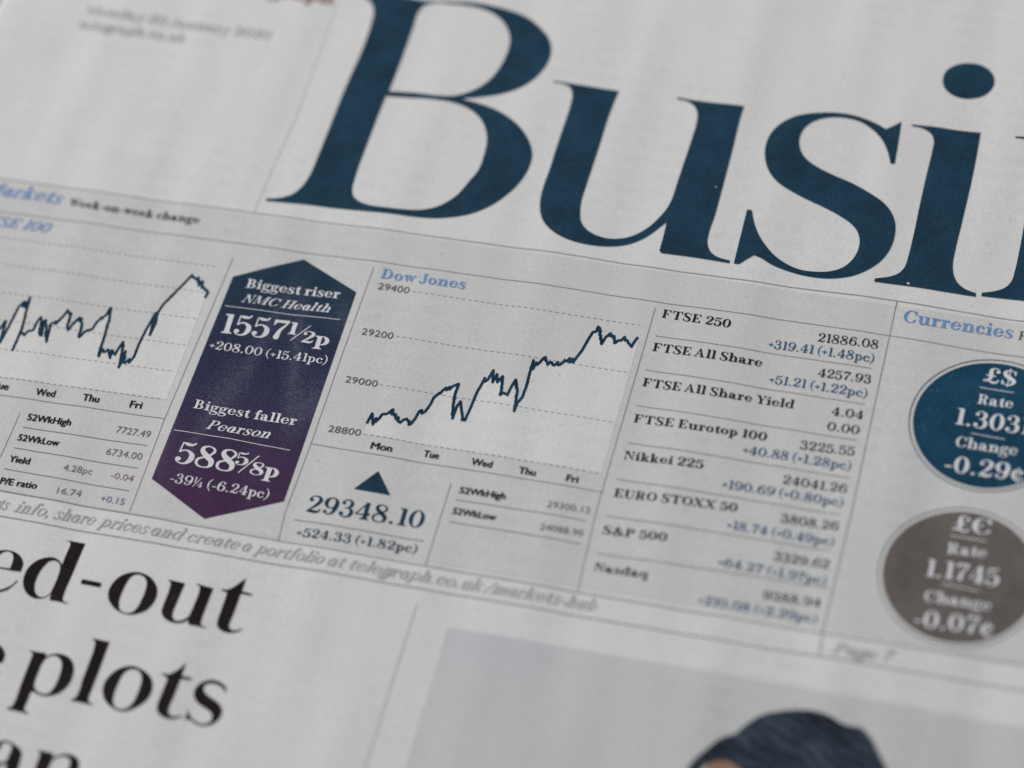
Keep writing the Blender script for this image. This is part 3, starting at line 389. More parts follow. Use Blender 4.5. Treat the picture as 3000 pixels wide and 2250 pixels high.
def badge_mat():
    n = Nodes('badge_ink', .85, .03)
    sep = n.new('ShaderNodeSeparateXYZ'); n.link(n.geo.outputs['Position'], sep.inputs[0])
    mr = n.new('ShaderNodeMapRange')
    mr.inputs['From Min'].default_value = -.0325; mr.inputs['From Max'].default_value = .018
    n.link(sep.outputs['Y'], mr.inputs['Value'])
    cols = [(0.0, '#4a2d4e'), (.22, '#43304f'), (.42, '#33304f'), (.62, '#292f4c'), (.82, '#24384d'), (1.0, '#223d50')]
    c = n.ramp(mr.outputs[0], [(p, sc(lin(h), GAIN * .66)) for p, h in cols])
    f = n.noise(120, 4, .6)
    c = n.mix(1.0, c, n.ramp(f, [(.3, (.84, .84, .84)), (.7, (1.16, 1.12, 1.1))]), 'MULTIPLY')
    # halftone screen, left a little open in the middle of the blend
    v = n.new('ShaderNodeTexVoronoi'); v.inputs['Scale'].default_value = 3700; v.inputs['Randomness'].default_value = .3
    n.link(n.geo.outputs['Position'], v.inputs['Vector'])
    dots = n.ramp(v.outputs['Distance'], [(.42, (0, 0, 0)), (.72, (.5, .5, .5))])
    win = n.ramp(mr.outputs[0], [(.1, (.15, .15, .15)), (.4, (.36, .36, .36)), (.7, (.34, .34, .34)), (.92, (.1, .1, .1))])
    k = n.mix(1.0, dots, win, 'MULTIPLY')
    c = n.mix(k, c, sc(lin('#a9acbe'), GAIN * .8))
    n.link(c, n.b.inputs['Base Color']); n.paper_bump(.8)
    return n.m

M = {
    'paper': paper_mat('newsprint'),
    'tint': paper_mat('tinted_newsprint', .885, (1, 1, 1.0)),
    'photo': sky_mat(),
    'navy': ink_mat('navy_ink', '#1c2f3e', '#203c4e', .03),
    'black': ink_mat('black_ink', '#1c1716', '#262120', .03),
    'text': ink_mat('text_ink', '#1f1a1a', '#2b2525', .06),
    'grey0': ink_mat('dark_grey_ink', '#4f4a49', '#5c5655', .1),
    'grey1': ink_mat('mid_grey_ink', '#686262', '#777070', .1),
    'grey2': ink_mat('pale_grey_ink', '#949495', '#9f9fa0', .1),
    'grey3': ink_mat('soft_grey_ink', '#938d8f', '#9b9597', .1),
    'rule': ink_mat('hairline_ink', '#767170', '#827d7c', .1),
    'plum': ink_mat('plum_ink', '#7c6470', '#88707c', .1),
    'teal1': ink_mat('slate_ink', '#51667a', '#5c7084', .1),
    'teal0': ink_mat('blue_black_ink', '#142a3a', '#1c3b50', .06),
    'change': ink_mat('mid_blue_ink', '#1f4464', '#2b5375', .10),
    'reddish': ink_mat('faded_black_ink', '#744446', '#835255', .10),
    'blue': ink_mat('sky_blue_ink', '#5a7aa6', '#6888b2', .12),
    'coin0': ink_mat('teal_badge_ink', '#173548', '#1e4259', .06),
    'coin1': ink_mat('grey_badge_ink', '#58524f', '#625c59', .08),
    'white': paper_mat('reversed_out_newsprint', 1.05, (1.0, 1.0, 1.05)),
    'badge': badge_mat(),
    'cap': knit_mat(),
    'skin': ink_mat('skin_ink', '#7a5f55', '#92745f', .05),
}
def table_mat():
    n = Nodes('dark_wood', .5, .4)
    f = n.noise(18, 6, .6, (1, .12, 1))
    c = n.ramp(f, [(.3, (.012, .010, .009)), (.7, (.035, .027, .022))])
    n.link(c, n.b.inputs['Base Color'])
    return n.m
M['table'] = table_mat()

# ------------------------------------------------------------------ flat shapes laid on the page
def area2(p): return sum(p[i-1][0]*p[i][1]-p[i][0]*p[i-1][1] for i in range(len(p)))
def ccw(p):
    q = [(float(x), float(y)) for x, y in p]
    return q if area2(q) > 0 else q[::-1]

def split(p, st):
    out = []
    for a, b in zip(p, p[1:] + p[:1]):
        n = max(1, int(math.hypot(b[0]-a[0], b[1]-a[1]) / st))
        out += [(a[0]+(b[0]-a[0])*k/n, a[1]+(b[1]-a[1])*k/n) for k in range(n)]
    return out

def fill(ops, steiner=None, eps=1e-5):
    """Painter's union: ops = [(sign, polygon)...]; later ones win. Returns verts, tris."""
    vs_, faces, signs = [], [], []
    for sg, p in ops:
        p = ccw(p)
        if steiner: p = split(p, steiner)
        if abs(area2(p)) < 1e-9: continue
        k = len(vs_); vs_ += [Vector(q) for q in p]
        faces.append(list(range(k, k + len(p)))); signs.append(sg)
    if steiner:
        xs = [v.x for v in vs_]; ys = [v.y for v in vs_]
        x = min(xs); st = steiner; j = 0
        while x < max(xs):
            y = min(ys) + (st / 2 if j % 2 else 0)
            while y < max(ys):
                vs_.append(Vector((x + .013, y + .017))); y += st
            x += st * .87; j += 1
    ov, oe, of, _, _, orig = delaunay_2d_cdt(vs_, [], faces, 0, eps, True)
    keep = [f for f, o in zip(of, orig) if o and signs[max(o)] > 0]
    used = sorted({i for f in keep for i in f}); mp = {i: k for k, i in enumerate(used)}
    return [(ov[i].x, ov[i].y) for i in used], [tuple(mp[i] for i in f) for f in keep]

def lay(name, geo, mat, parent, h=.07):
    """geo: (verts2d, faces) in page mm -> object draped on the page relief"""
    v, f = geo
    me = bpy.data.meshes.new(name)
    me.from_pydata([(p[0]*MM, p[1]*MM, (height(p[0], p[1])+h+(p[2] if len(p) > 2 else 0))*MM) for p in v], [], f)
    me.materials.append(mat)
    me.polygons.foreach_set('use_smooth', [True]*len(me.polygons))
    me.update()
    o = bpy.data.objects.new(name, me); col.objects.link(o); o.parent = parent
    return o

def smooth_closed(pts, n=5):
    """closed Catmull-Rom through (x,y,corner) points; corners stay sharp"""
    out = []; N = len(pts)
    for i in range(N):
        p0, p1, p2, p3 = (Vector(pts[(i+k) % N][:2]) for k in (-1, 0, 1, 2))
        c1, c2 = pts[i][2], pts[(i+1) % N][2]
        L = (p2-p1).length
        t1 = Vector((0, 0)) if False else None
        def tang(a, b, c):
            d1 = (b-a).length or 1e-6; d2 = (c-b).length or 1e-6
            return ((b-a)/d1*d2 + (c-b)/d2*d1) / (d1+d2)
        t1 = (p2-p1)/max(L, 1e-6) if c1 else tang(p0, p1, p2)
        t2 = (p2-p1)/max(L, 1e-6) if c2 else tang(p1, p2, p3)
        if c1 and c2:
            out.append(tuple(p1)); continue
        for k in range(n):
            t = k/n; a = 2*t**3-3*t*t+1; b = t**3-2*t*t+t; c = -2*t**3+3*t*t; d = t**3-t*t
            q = p1*a + t1*(b*L) + p2*c + t2*(d*L)
            out.append((q.x, q.y))
    return out

def strip(pts, w, step=1.2):
    """a thin line of width w along a polyline, as one quad strip"""
    P_ = [Vector(p) for p in pts]; path = []
    for a, b in zip(P_, P_[1:]):
        n = max(1, int((b-a).length/step))
        path += [a.lerp(b, k/n) for k in range(n)]
    path.append(P_[-1]); v = []; f = []
    for i, p in enumerate(path):
        d = (path[min(i+1, len(path)-1)] - path[max(i-1, 0)]).normalized()
        nn = Vector((-d.y, d.x))*(w/2)
        v += [tuple(p+nn), tuple(p-nn)]
        if i: f.append((2*i-2, 2*i-1, 2*i+1, 2*i))
    return v, f

# ------------------------------------------------------------------ typefaces drawn from strokes (cap height = 1)
class Glyph:
    def __init__(g, W, T): g.o = []; g.W = W; g.T = T; g.adv = .6
    def poly(g, *p, s=1): g.o.append((s, list(p))); return g
    def rect(g, a, b, c, d, s=1): return g.poly((a, b), (c, b), (c, d), (a, d), s=s)
    def ell(g, cx, cy, rx, ry, s=1, n=22):
        return g.poly(*[(cx+rx*cos(2*pi*k/n), cy+ry*sin(2*pi*k/n)) for k in range(n)], s=s)
    def ring(g, cx, cy, rx, ry, w=None, t=None, dx=0):
        w = g.W if w is None else w; t = g.T if t is None else t
        g.ell(cx, cy, rx, ry); g.ell(cx+dx, cy, rx-w, ry-t, s=-1); return g
    def S(g, *p, n=5):
        q = []; m = len(p)
        for i in range(m-1):
            a, b, c, d = p[max(i-1, 0)], p[i], p[i+1], p[min(i+2, m-1)]
            for k in range(n):
                t = k/n
                q.append(tuple(.5*(2*b[j]+(c[j]-a[j])*t+(2*a[j]-5*b[j]+4*c[j]-d[j])*t*t+(3*b[j]-a[j]-3*c[j]+d[j])*t**3) for j in range(3)))
        q.append(p[-1]); e = []
        for i, (x, y, w) in enumerate(q):
            a = q[max(i-1, 0)]; b = q[min(i+1, len(q)-1)]
            dx, dy = b[0]-a[0], b[1]-a[1]; L = math.hypot(dx, dy) or 1e-6
            w = max(w, .02)/2
            e.append(((x-dy/L*w, y+dx/L*w), (x+dy/L*w, y-dx/L*w)))
        for a, b in zip(e, e[1:]):
            g.poly(a[0], a[1], b[1]); g.poly(a[0], b[1], b[0])
        return g
    def stem(g, x, y0, y1, w=None): return g.rect(x, y0, x+(w or g.W), y1)
    def foot(g, x, y=0, w=None, l=.1, r=.1, d=1):
        w = w or g.W; T = g.T*d; b = .07*d
        g.rect(x-l, min(y, y+T), x+w+r, max(y, y+T))
        if l: g.poly((x-l*.7, y+T), (x+.004, y+T), (x+.004, y+T+b))
        if r: g.poly((x+w-.004, y+T), (x+w+r*.7, y+T), (x+w-.004, y+T+b))
        return g
    def head(g, x, y=1, **k): return g.foot(x, y, d=-1, **k)
    def flag(g, x, y): return g.poly((x-.11, y), (x+.01, y), (x+.01, y-.13), (x-.11, y-g.T))
    def ball(g, x, y, r): return g.ell(x, y, r, r, n=12)
    def sub(g, other, sx, sy, dx, dy):
        for s, p in other.o: g.o.append((s, [(x*sx+dx, y*sy+dy) for x, y in p]))
        return g

X = .67
def draw(c, W, T):
    g = Glyph(W, T); H = W/2; A = 1.04
    if c == ' ': g.adv = .24
    elif c == 'A':
        g.S((.06, .02, T*1.1), (.36, .98, T*1.1), n=1).poly((.30, 1), (.40, 1), (.72, 0), (.72-W*1.15, 0)).rect(.16, .30, .58, .30+T)
        g.foot(.06-T/2, 0, T).foot(.72-W*1.1, 0, W*1.1, r=.08); g.adv = .86
    elif c == 'B':
        g.ell(.34, .74, .31, .26).ell(.34, .74, .31-W, .26-T, s=-1).ell(.36, .26, .35, .26).ell(.36, .26, .35-W, .26-T, s=-1)
        g.rect(-.1, -.1, .34, 1.1, s=-1).rect(.1, 0, .36, T).rect(.1, 1-T, .36, 1).rect(.1, .5-T/2, .36, .5+T/2)
        g.stem(.1, 0, 1).foot(.1, r=0).head(.1, r=0); g.adv = .78
    elif c in 'CG€':
        g.ell(.42, .5, .4, .52).ell(.45, .5, .4-W*.9, .52-T, s=-1).rect(.52, .28, 1, .70, s=-1)
        g.poly((.72, .64), (.76, .64), (.76, 1), (.72, 1), (.6, .88)).S((.66, .1, T*1.6), (.75, .3, T)); g.adv = .84
        if c == '€': g.rect(0, .55, .5, .55+T).rect(0, .42, .48, .42+T)
    elif c == 'D':
        g.ell(.38, .5, .4, .5).ell(.36, .5, .42-W, .5-T, s=-1).rect(-.1, -.1, .36, 1.1, s=-1).rect(.1, 0, .38, T).rect(.1, 1-T, .38, 1)
        g.stem(.1, 0, 1).foot(.1, r=0).head(.1, r=0); g.adv = .86
    elif c in 'EF':
        g.stem(.1, 0, 1).head(.1).foot(.1).rect(.1, 1-T, .66, 1).rect(.1, .5-T/2, .48, .5+T/2)
        g.poly((.66, 1), (.52, 1-T), (.63, .72), (.66, .72)).poly((.48, .66), (.45, .66), (.38, .5), (.45, .34), (.48, .34))
        if c == 'E': g.rect(.1, 0, .68, T).poly((.68, 0), (.52, T), (.65, .3), (.68, .3))
        g.adv = .76
    elif c == 'H':
        g.stem(.1, 0, 1).stem(.58, 0, 1).rect(.1, .5-T/2, .6, .5+T/2)
        for x in (.1, .58): g.foot(x).head(x)
        g.adv = .6+W+.1
    elif c == 'J':
        g.stem(.26, .2, 1).head(.26).S((.26+H, .25, W), (.24+H, .06, W*.7), (.12, -.02, T*1.2), (.03, .1, T)).ball(.06, .14, .09); g.adv = .56
    elif c in 'K':
        g.stem(.1, 0, 1).foot(.1).head(.1).S((.3, .4, T), (.66, .97, T), n=1).poly((.34, .55), (.46, .66), (.78, 0), (.78-W*1.15, 0)).foot(.6, w=W).head(.62, w=T); g.adv = .86
    elif c == 'L':
        g.stem(.1, 0, 1).head(.1).foot(.1).rect(.1, 0, .64, T).poly((.64, 0), (.48, T), (.61, .32), (.64, .32)); g.adv = .72
    elif c == 'M':
        g.rect(.12, 0, .12+T, 1).poly((.08, 1), (.1+W*1.2, 1), (.52, .1), (.46, .0)).S((.49, .03, T), (.84, .98, T), n=1).stem(.82, 0, 1)
        g.foot(.12, w=T).foot(.82).rect(.02, 1-T, .2, 1).head(.82, l=.02); g.adv = 1.12
    elif c == 'N':
        g.rect(.12, 0, .12+T, 1).poly((.06, 1), (.1+W*1.2, 1), (.70, .0), (.64, 0)).rect(.66, 0, .66+T, 1)
        g.foot(.12, w=T).head(.66, w=T).rect(.0, 1-T, .2, 1); g.adv = .84
    elif c == 'O': g.ring(.42, .5, .4, .52); g.adv = .86
    elif c in 'PR':
        g.ell(.36, .73, .33, .27).ell(.34, .73, .35-W, .27-T, s=-1).rect(-.1, .3, .34, 1.1, s=-1).rect(.1, 1-T, .37, 1).rect(.1, .46, .37, .46+T)
        g.stem(.1, 0, 1).foot(.1).head(.1, r=0); g.adv = .74
        if c == 'R': g.S((.36, .47, T*2), (.5, .38, W), (.54, .16, W), (.62, .02, T*1.6), (.76, .08, T)); g.adv = .82
    elif c in 'S$':
        g.S((.58, .76, T), (.5, .93, T), (.32, 1.0, T*1.2), (.13, .87, W*.75), (.19, .63, W), (.42, .44, W*1.15), (.57, .25, W*.9), (.46, .04, T*2), (.30, -.01, T*1.2), (.12, .08, T), (.05, .26, T))
        g.poly((.56, .68), (.60, .68), (.60, 1.0), (.50, .9)).poly((.04, .32), (.08, .32), (.16, .08), (.04, .0)); g.adv = .7
        if c == '$': g.rect(.3, -.13, .3+T, 1.13)
    elif c == 'T':
        g.stem(.32, 0, 1).foot(.32).rect(.02, 1-T, .32+W+.3, 1); r = .62+W
        g.poly((.02, 1), (.02, .7), (.05, .7), (.17, 1-T)).poly((r, 1), (r, .7), (r-.03, .7), (r-.15, 1-T)); g.adv = r+.04
    elif c == 'U':
        g.S((.1+H, .98, W), (.1+H, .3, W), (.24+H*.6, .04, W*.6), (.45, -.01, T*1.3), (.62, .12, T), (.66, .3, T), (.66, .98, T)); g.head(.1).head(.64, w=T); g.adv = .84
    elif c == 'W':
        for x in (0, .38): g.poly((.04+x, 1), (.04+x+W*1.1, 1), (.36+x, 0), (.30+x, 0)).S((.33+x, .03, T), (.52+x, .97, T), n=1)
        g.head(.04, l=.06).head(.9, w=T); g.adv = 1.0
    elif c == 'X':
        g.poly((.04, 1), (.04+W*1.2, 1), (.76, 0), (.76-W*1.2, 0)).S((.08, .02, T), (.68, .98, T), n=1)
        g.foot(.06, w=T).foot(.74-W, w=W, r=.08).head(.06, w=W, l=.06).head(.66, w=T); g.adv = .86
    elif c == 'Y':
        g.poly((.04, 1), (.04+W*1.2, 1), (.3+W, .46), (.3, .46)).stem(.3, 0, .5).S((.3+W*.8, .48, T), (.68, .97, T), n=1)
        g.foot(.3).head(.04, w=W, l=.05).head(.66, w=T); g.adv = .8
    elif c == 'I': g.stem(.12, 0, 1).foot(.12).head(.12); g.adv = .26+W
    # figures
    elif c == '0': g.ring(.34, .5, .33, .52, W, T); g.adv = .71
    elif c == '1': g.stem(.16, 0, 1).foot(.16).poly((.05, 1-T), (.05, 1), (.18, 1), (.18, .9)); g.adv = .28+W
    elif c == '2':
        g.ball(.13, .76, .095).S((.05, .76, T), (.12, .93, T), (.30, 1.0, T*1.2), (.50, .90, W*.8), (.52, .70, W), (.36, .42, W*.7), (.14, .17, T*1.2), (.05, .03, T))
        g.S((.05, .04, T), (.18, .09, W*.8), (.38, .07, W*.95), (.52, .08, W*.6), (.60, .26, T)); g.adv = .66
    elif c == '3':
        g.ball(.12, .8, .085).ball(.11, .18, .1)
        g.S((.05, .8, T), (.14, .95, T), (.30, 1.0, T*1.2), (.46, .88, W*.8), (.46, .68, W*.85), (.34, .55, T*1.1), (.2, .53, T))
        g.S((.28, .54, T), (.44, .50, W*.6), (.53, .30, W), (.46, .07, W*.7), (.28, -.01, T*1.2), (.10, .06, T), (.03, .18, T)); g.adv = .66
    elif c == '4':
        g.S((.42, .98, T), (.03, .29, T), n=1).rect(.01, .25, .62, .25+T*1.2).stem(.36, 0, 1).foot(.36, l=.12).poly((.52, .34), (.60, .42), (.64, .34), (.58, .25)); g.adv = .7
    elif c == '5':
        g.S((.12, .98, T*.6), (.26, .92, W*.75), (.44, .92, W*.5), (.53, 1.04, T)).S((.11, .98, T), (.08, .5, T), n=1).ball(.11, .18, .1)
        g.S((.08, .50, T), (.2, .61, T*1.2), (.36, .61, W*.45), (.51, .46, W*.9), (.52, .24, W), (.42, .05, W*.6), (.26, -.01, T*1.2), (.1, .05, T), (.03, .18, T)); g.adv = .64
    elif c == '6':
        g.ring(.34, .31, .32, .33, W, T).S((.02+H, .32, W), (.06+H, .64, W), (.24, .9, W*.6), (.42, .99, T), (.54, .9, T)).ball(.54, .84, .085); g.adv = .7
    elif c == '9':
        g.ring(.34, .69, .32, .33, W, T).S((.66-H, .68, W), (.62-H, .36, W), (.44, .1, W*.6), (.26, .01, T), (.14, .1, T)).ball(.14, .16, .085); g.adv = .7
    elif c == '7':
        g.poly((.05, 1), (.05, .70), (.08, .70), (.16, .86), (.60, .86), (.60, 1)).S((.58, .97, T), (.48, .74, T*1.5), (.32, .46, W*.7), (.25, .12, W*1.1)).ball(.25, .1, H*1.15); g.adv = .62
    elif c == '8':
        g.S((.32, 1.0, T), (.50, .92, T*1.4), (.54, .77, T*1.8), (.42, .58, T*1.4), (.26, .46, T*1.4), (.08, .34, T*1.8), (.07, .14, T*1.8), (.18, .02, T*1.3), (.33, -.01, T))
        g.S((.32, 1.0, T), (.16, .92, W*.6), (.15, .74, W*.9), (.32, .54, W*1.15), (.53, .34, W), (.55, .14, W*.8), (.48, .03, W*.4), (.33, -.01, T)); g.adv = .69
    elif c == '.': g.ball(.13, .07, .085); g.adv = .31
    elif c == ',': g.ball(.13, .07, .085).S((.19, .05, .07), (.17, -.1, .04), (.08, -.18, .02)); g.adv = .26
    elif c == '-': g.rect(.04, .27, .34, .27+max(.085, W*.55)); g.adv = .38
    elif c == '+': g.rect(.01, .36, .45, .36+T*1.5).rect(.23-T*.75, .16, .23+T*.75, .61); g.adv = .47
    elif c == '(': g.S((.32, 1.08, T), (.12, .78, W*.55), (.08, .42, W*.8), (.13, .1, W*.5), (.32, -.2, T)); g.adv = .34
    elif c == ')': g.S((.02, 1.08, T), (.22, .78, W*.55), (.26, .42, W*.8), (.21, .1, W*.5), (.02, -.2, T)); g.adv = .36
    elif c == '/': g.S((.0, -.1, T*1.4), (.4, 1.05, T*1.4), n=1); g.adv = .42
    elif c == '&':
        g.S((.62, .52, T), (.84, .52, T), n=1).S((.74, .5, T), (.66, .24, T), (.46, .02, T*1.4), (.24, -.01, W*.6), (.11, .2, W*.9), (.2, .42, T*1.8), (.42, .6, T*1.5), (.5, .82, W*.6), (.38, 1., T), (.25, .84, W*.7), (.34, .55, W*.9), (.6, .2, W*.95), (.8, .02, T*1.6), (.88, .1, T)); g.adv = .92
    elif c == '£':
        g.ball(.58, .78, .09).S((.64, .8, T), (.56, .96, T), (.42, 1.0, T*1.3), (.28, .86, W*.8), (.30, .5, W), (.27, .22, W*.7), (.1, .05, T), (.02, .1, T), (.1, .18, T), (.24, .12, T*1.5), (.42, .03, W*.8), (.58, .06, W*.5), (.66, .24, T))
        g.rect(.08, .45, .52, .45+T*1.3); g.adv = .72
    elif c == '¢': g.sub(draw('c', W, T), 1, 1, 0, 0).rect(.29, -.14, .29+T, X+.14); g.adv = .56
    elif c == '¼': g.sub(draw('1', W, T), .6, .6, 0, .42).S((.06, -.05, T), (.5, 1.0, T), n=1).sub(draw('4', W, T), .6, .6, .36, -.02); g.adv = .82
    # lower case
    elif c == 'a':
        g.ell(.24, .19, .21, .2).ell(.28, .19, .21-W*.85, .2-T, s=-1).rect(.37, -.1, .6, .45, s=-1).rect(.25, .35, .4, .35+T)
        g.ball(.13, .5, .08).S((.05, .5, T), (.12, .62, T), (.25, X, T*1.2), (.36, .62, W*.7), (.34+H, .46, W), (.34+H, .14, W), (.44+H, .01, W*.5), (.5+W, .08, T)); g.adv = .50+W
    elif c in 'bh':
        g.stem(.08, 0, A).flag(.08, A); x = .08+W
        if c == 'b': g.ell(.31, X/2, .3, X/2+.01).ell(.27, X/2, .34-W, X/2-T, s=-1); g.rect(-.1, -.1, .08, .6, s=-1).stem(.08, 0, A).flag(.08, A); g.adv = .66
        else:
            g.foot(.08); g.S((x-.02, .46, T), (x+.09, .63, T*1.3), (x+.2, X-.02, W*.55), (x+.2+H, .46, W), (x+.2+H, .02, W)).foot(x+.2); g.adv = x+.3+W
    elif c == 'c': g.ell(.3, X/2, .29, X/2+.01).ell(.34, X/2, .31-W*.9, X/2-T+.01, s=-1).rect(.36, .19, .8, .52, s=-1).ball(.44, .5, .085).S((.40, .05, T*1.5), (.54, .2, T)); g.adv = .57
    elif c == 'ɑ':
        g.ell(.29, X/2, .28, X/2+.01).ell(.33, X/2, .31-W, X/2-T, s=-1).S((.50-H, X-.02, W), (.50-H, .2, W), (.54-H, .02, W*.7), (.64, .1, T)); g.adv = .64
    elif c in 'dq':
        g.ell(.31, X/2, .3, X/2+.01).ell(.35, X/2, .34-W, X/2-T, s=-1); xs = .54-W*.5
        if c == 'd': g.stem(xs, 0, A).flag(xs, A).foot(xs, l=0, r=.09)
        else: g.stem(xs, -.32, X).foot(xs, -.32)
        g.adv = xs+W+.1
    elif c == 'e':
        g.ell(.31, X/2, .3, X/2+.01).ell(.32, X/2, .31-W*.95, X/2-T+.01, s=-1).rect(.30, .17, .8, .33, s=-1).rect(.08, .33, .6, .33+T).S((.42, .04, T*1.5), (.58, .19, T)); g.adv = .63
    elif c == 'f': g.stem(.14, 0, .82).foot(.14).S((.14+H, .78, W), (.17+H, .95, W*.7), (.30+H, A+.01, T*1.3), (.42, .98, T)).ball(.41, .93, .085).rect(.02, X-T, .14+W+.16, X); g.adv = .44
    elif c == 'g':
        g.ring(.27, .45, .24, .225, W*.85, T).S((.44, .6, T), (.52, .66, T), (.58, .62, T*2)).ball(.57, .6, .06)
        g.S((.16, .25, T), (.09, .16, T*2), (.18, .06, W*.7), (.40, .03, W*.85), (.55, -.06, W*.7), (.50, -.24, T*1.6), (.28, -.31, T*1.3), (.07, -.24, T*1.8), (.08, -.1, T*1.5), (.2, .01, T)); g.adv = .62
    elif c == 'i': g.stem(.1, 0, X).flag(.1, X).foot(.1).ball(.1+H, .9, .105); g.adv = .2+W
    elif c == 'k': g.stem(.08, 0, A).flag(.08, A).foot(.08).S((.2, .26, T), (.52, X-.02, T), n=1).poly((.28, .37), (.40, .46), (.66, 0), (.66-W*1.2, 0)).foot(.63-W, r=.06).head(.46, X, w=T); g.adv = .7
    elif c == 'l': g.stem(.1, 0, A).flag(.1, A).foot(.1); g.adv = .2+W
    elif c in 'mn':
        g.stem(.1, 0, X).flag(.1, X).foot(.1); x = .1+W
        for k in range(2 if c == 'm' else 1):
            g.S((x-.02, .46, T), (x+.08, .63, T*1.3), (x+.19, X-.02, W*.55), (x+.19+H, .46, W), (x+.19+H, .02, W)).foot(x+.19, l=.08, r=.08); x += .19+W
        g.adv = x+.1
    elif c == 'o': g.ring(.31, X/2, .3, X/2+.01, W, T); g.adv = .63
    elif c == 'p': g.ell(.33, X/2, .3, X/2+.01).ell(.29, X/2, .34-W, X/2-T, s=-1).rect(-.1, -.1, .1, .8, s=-1).stem(.1, -.32, X).flag(.1, X).foot(.1, -.32); g.adv = .67
    elif c == 'r': g.stem(.1, 0, X).flag(.1, X).foot(.1, r=.12).S((.1+W-.02, .44, T), (.12+W, .6, T*1.3), (.24+W, X-.01, T*1.6)).ball(.25+W, .57, .09); g.adv = .35+W
    elif c == 's':
        g.S((.45, .50, T), (.38, .63, T), (.25, X, T*1.2), (.12, .57, W*.65), (.17, .42, W*.85), (.32, .31, W*.95), (.43, .17, W*.75), (.33, .02, T*1.6), (.22, -.01, T*1.2), (.09, .05, T), (.05, .18, T))
        g.poly((.43, .46), (.47, .46), (.47, X), (.38, .58)).poly((.03, .22), (.07, .22), (.13, .06), (.03, .0)); g.adv = .53
    elif c == 't': g.S((.12+H, .66, W), (.12+H, .18, W), (.2+H, .02, W*.55), (.36, .03, T*1.3), (.44, .15, T)).poly((.02, X-T), (.02, X), (.13, .72), (.12+W*.8, .88), (.12+W, .88), (.12+W, X-T)).rect(.02, X-T, .42, X); g.adv = .44
    elif c == 'u':
        x = .08+W+.19
        g.stem(.08, .2, X).flag(.08, X).S((.08+H, .25, W), (.11+H, .06, W*.7), (.24+H, -.005, T*1.5), (x+.02, .16, T)).stem(x, 0, X).flag(x, X).foot(x, l=0, r=.09); g.adv = x+W+.1
    elif c == 'v': g.poly((.03, X), (.03+W*1.15, X), (.36, 0), (.29, 0)).S((.32, .03, T), (.55, X-.02, T), n=1).head(.03, X, l=.05).head(.52, X, w=T); g.adv = .63
    elif c == 'w':
        for x in (0, .3): g.poly((.03+x, X), (.03+x+W*1.1, X), (.32+x, 0), (.25+x, 0)).S((.28+x, .03, T), (.44+x, X-.02, T), n=1)
        g.head(.03, X, l=.05).head(.72, X, w=T); g.adv = .82
    elif c == 'y':
        g.poly((.03, X), (.03+W*1.15, X), (.38, .0), (.31, 0)).S((.56, X-.02, T), (.32, -.08, T), (.22, -.27, T*1.4), (.1, -.28, T)).ball(.1, -.23, .08).head(.03, X, l=.05).head(.53, X, w=T); g.adv = .64
    elif c == 'x':
        g.poly((.04, X), (.04+W*1.2, X), (.56, 0), (.56-W*1.2, 0)).S((.06, .02, T), (.52, X-.02, T), n=1); g.adv = .6
    else:
        raise ValueError('no glyph ' + c)
    return g

FONTS = {'b': (.188, .052, 0), 'm': (.172, .05, 0), 'r': (.15, .056, 0), 'i': (.165, .048, .30), 'j': (.135, .05, .34)}
cache = {}
def glyph(c, font):
    if (c, font) not in cache:
        W, T, sh = FONTS[font]
        g = draw('ɑ' if c == 'a' and font in 'ij' else c, W, T)
        if g.o:
            v, f = fill(g.o, eps=2e-4)
            v = [(x + sh*y, y) for x, y in v]
        else: v, f = [], []
        cache[c, font] = (v, f, g.adv)
    return cache[c, font]

# plain sans lettering: Blender's own built-in typeface
def sans(text, bold):
    cu = bpy.data.curves.new('sans', 'FONT'); cu.body = text; cu.size = 1.0
    cu.resolution_u = 3; cu.fill_mode = 'FRONT'
    cu.offset = 0.0 if bold else -.001
    o = bpy.data.objects.new('sans', cu); col.objects.link(o)
    dg = bpy.context.evaluated_depsgraph_get()
    me = o.evaluated_get(dg).to_mesh()
    v = [(p.co.x, p.co.y) for p in me.vertices]; f = [tuple(p.vertices) for p in me.polygons]
    o.evaluated_get(dg).to_mesh_clear()
    bpy.data.objects.remove(o); bpy.data.curves.remove(cu)
    return v, f

def set_text(s, font, u0, v0, u1, v1, cap):
    """verts and faces of one line of lettering set from (u0,v0) to (u1,v1)"""
    if font in 'sS':
        v, f = sans(s, font == 'S'); cs = .73
        v = [(x, y, 0) for x, y in v]
        if font == 'S':      # heavier strokes: over-printed passes a hair apart, each a few microns higher
            n = len(v); vb, fb = v, f; v, f = [], []
            for k, (dx, dy) in enumerate(((-.036, 0), (-.012, .01), (.012, -.01), (.036, 0))):
                v += [(x+dx, y+dy, .003*k) for x, y, _ in vb]; f += [tuple(i+n*k for i in t) for t in fb]
        x0 = min(p[0] for p in v); x1 = max(p[0] for p in v)
        v = [((p[0]-x0)/(x1-x0), p[1]/cs, p[2]) for p in v]
    else:
        v, f, pen = [], [], 0
        for ch in s:
            gv, gf, adv = glyph(ch, font)
            k = len(v); v += [(x+pen, y) for x, y in gv]; f += [tuple(i+k for i in t) for t in gf]
            pen += adv + .03
        low = [p[0] for p in v if p[1] < .5] if font in 'ij' else [p[0] for p in v]
        x0, x1 = min(low), max(low)
        v = [((x-x0)/(x1-x0), y, 0) for x, y in v]
    L = Vector((u1-u0, v1-v0)); n = Vector((-L.y, L.x)).normalized()*cap
    return [(u0+L.x*x+n.x*y, v0+L.y*x+n.y*y, z) for x, y, z in v], f

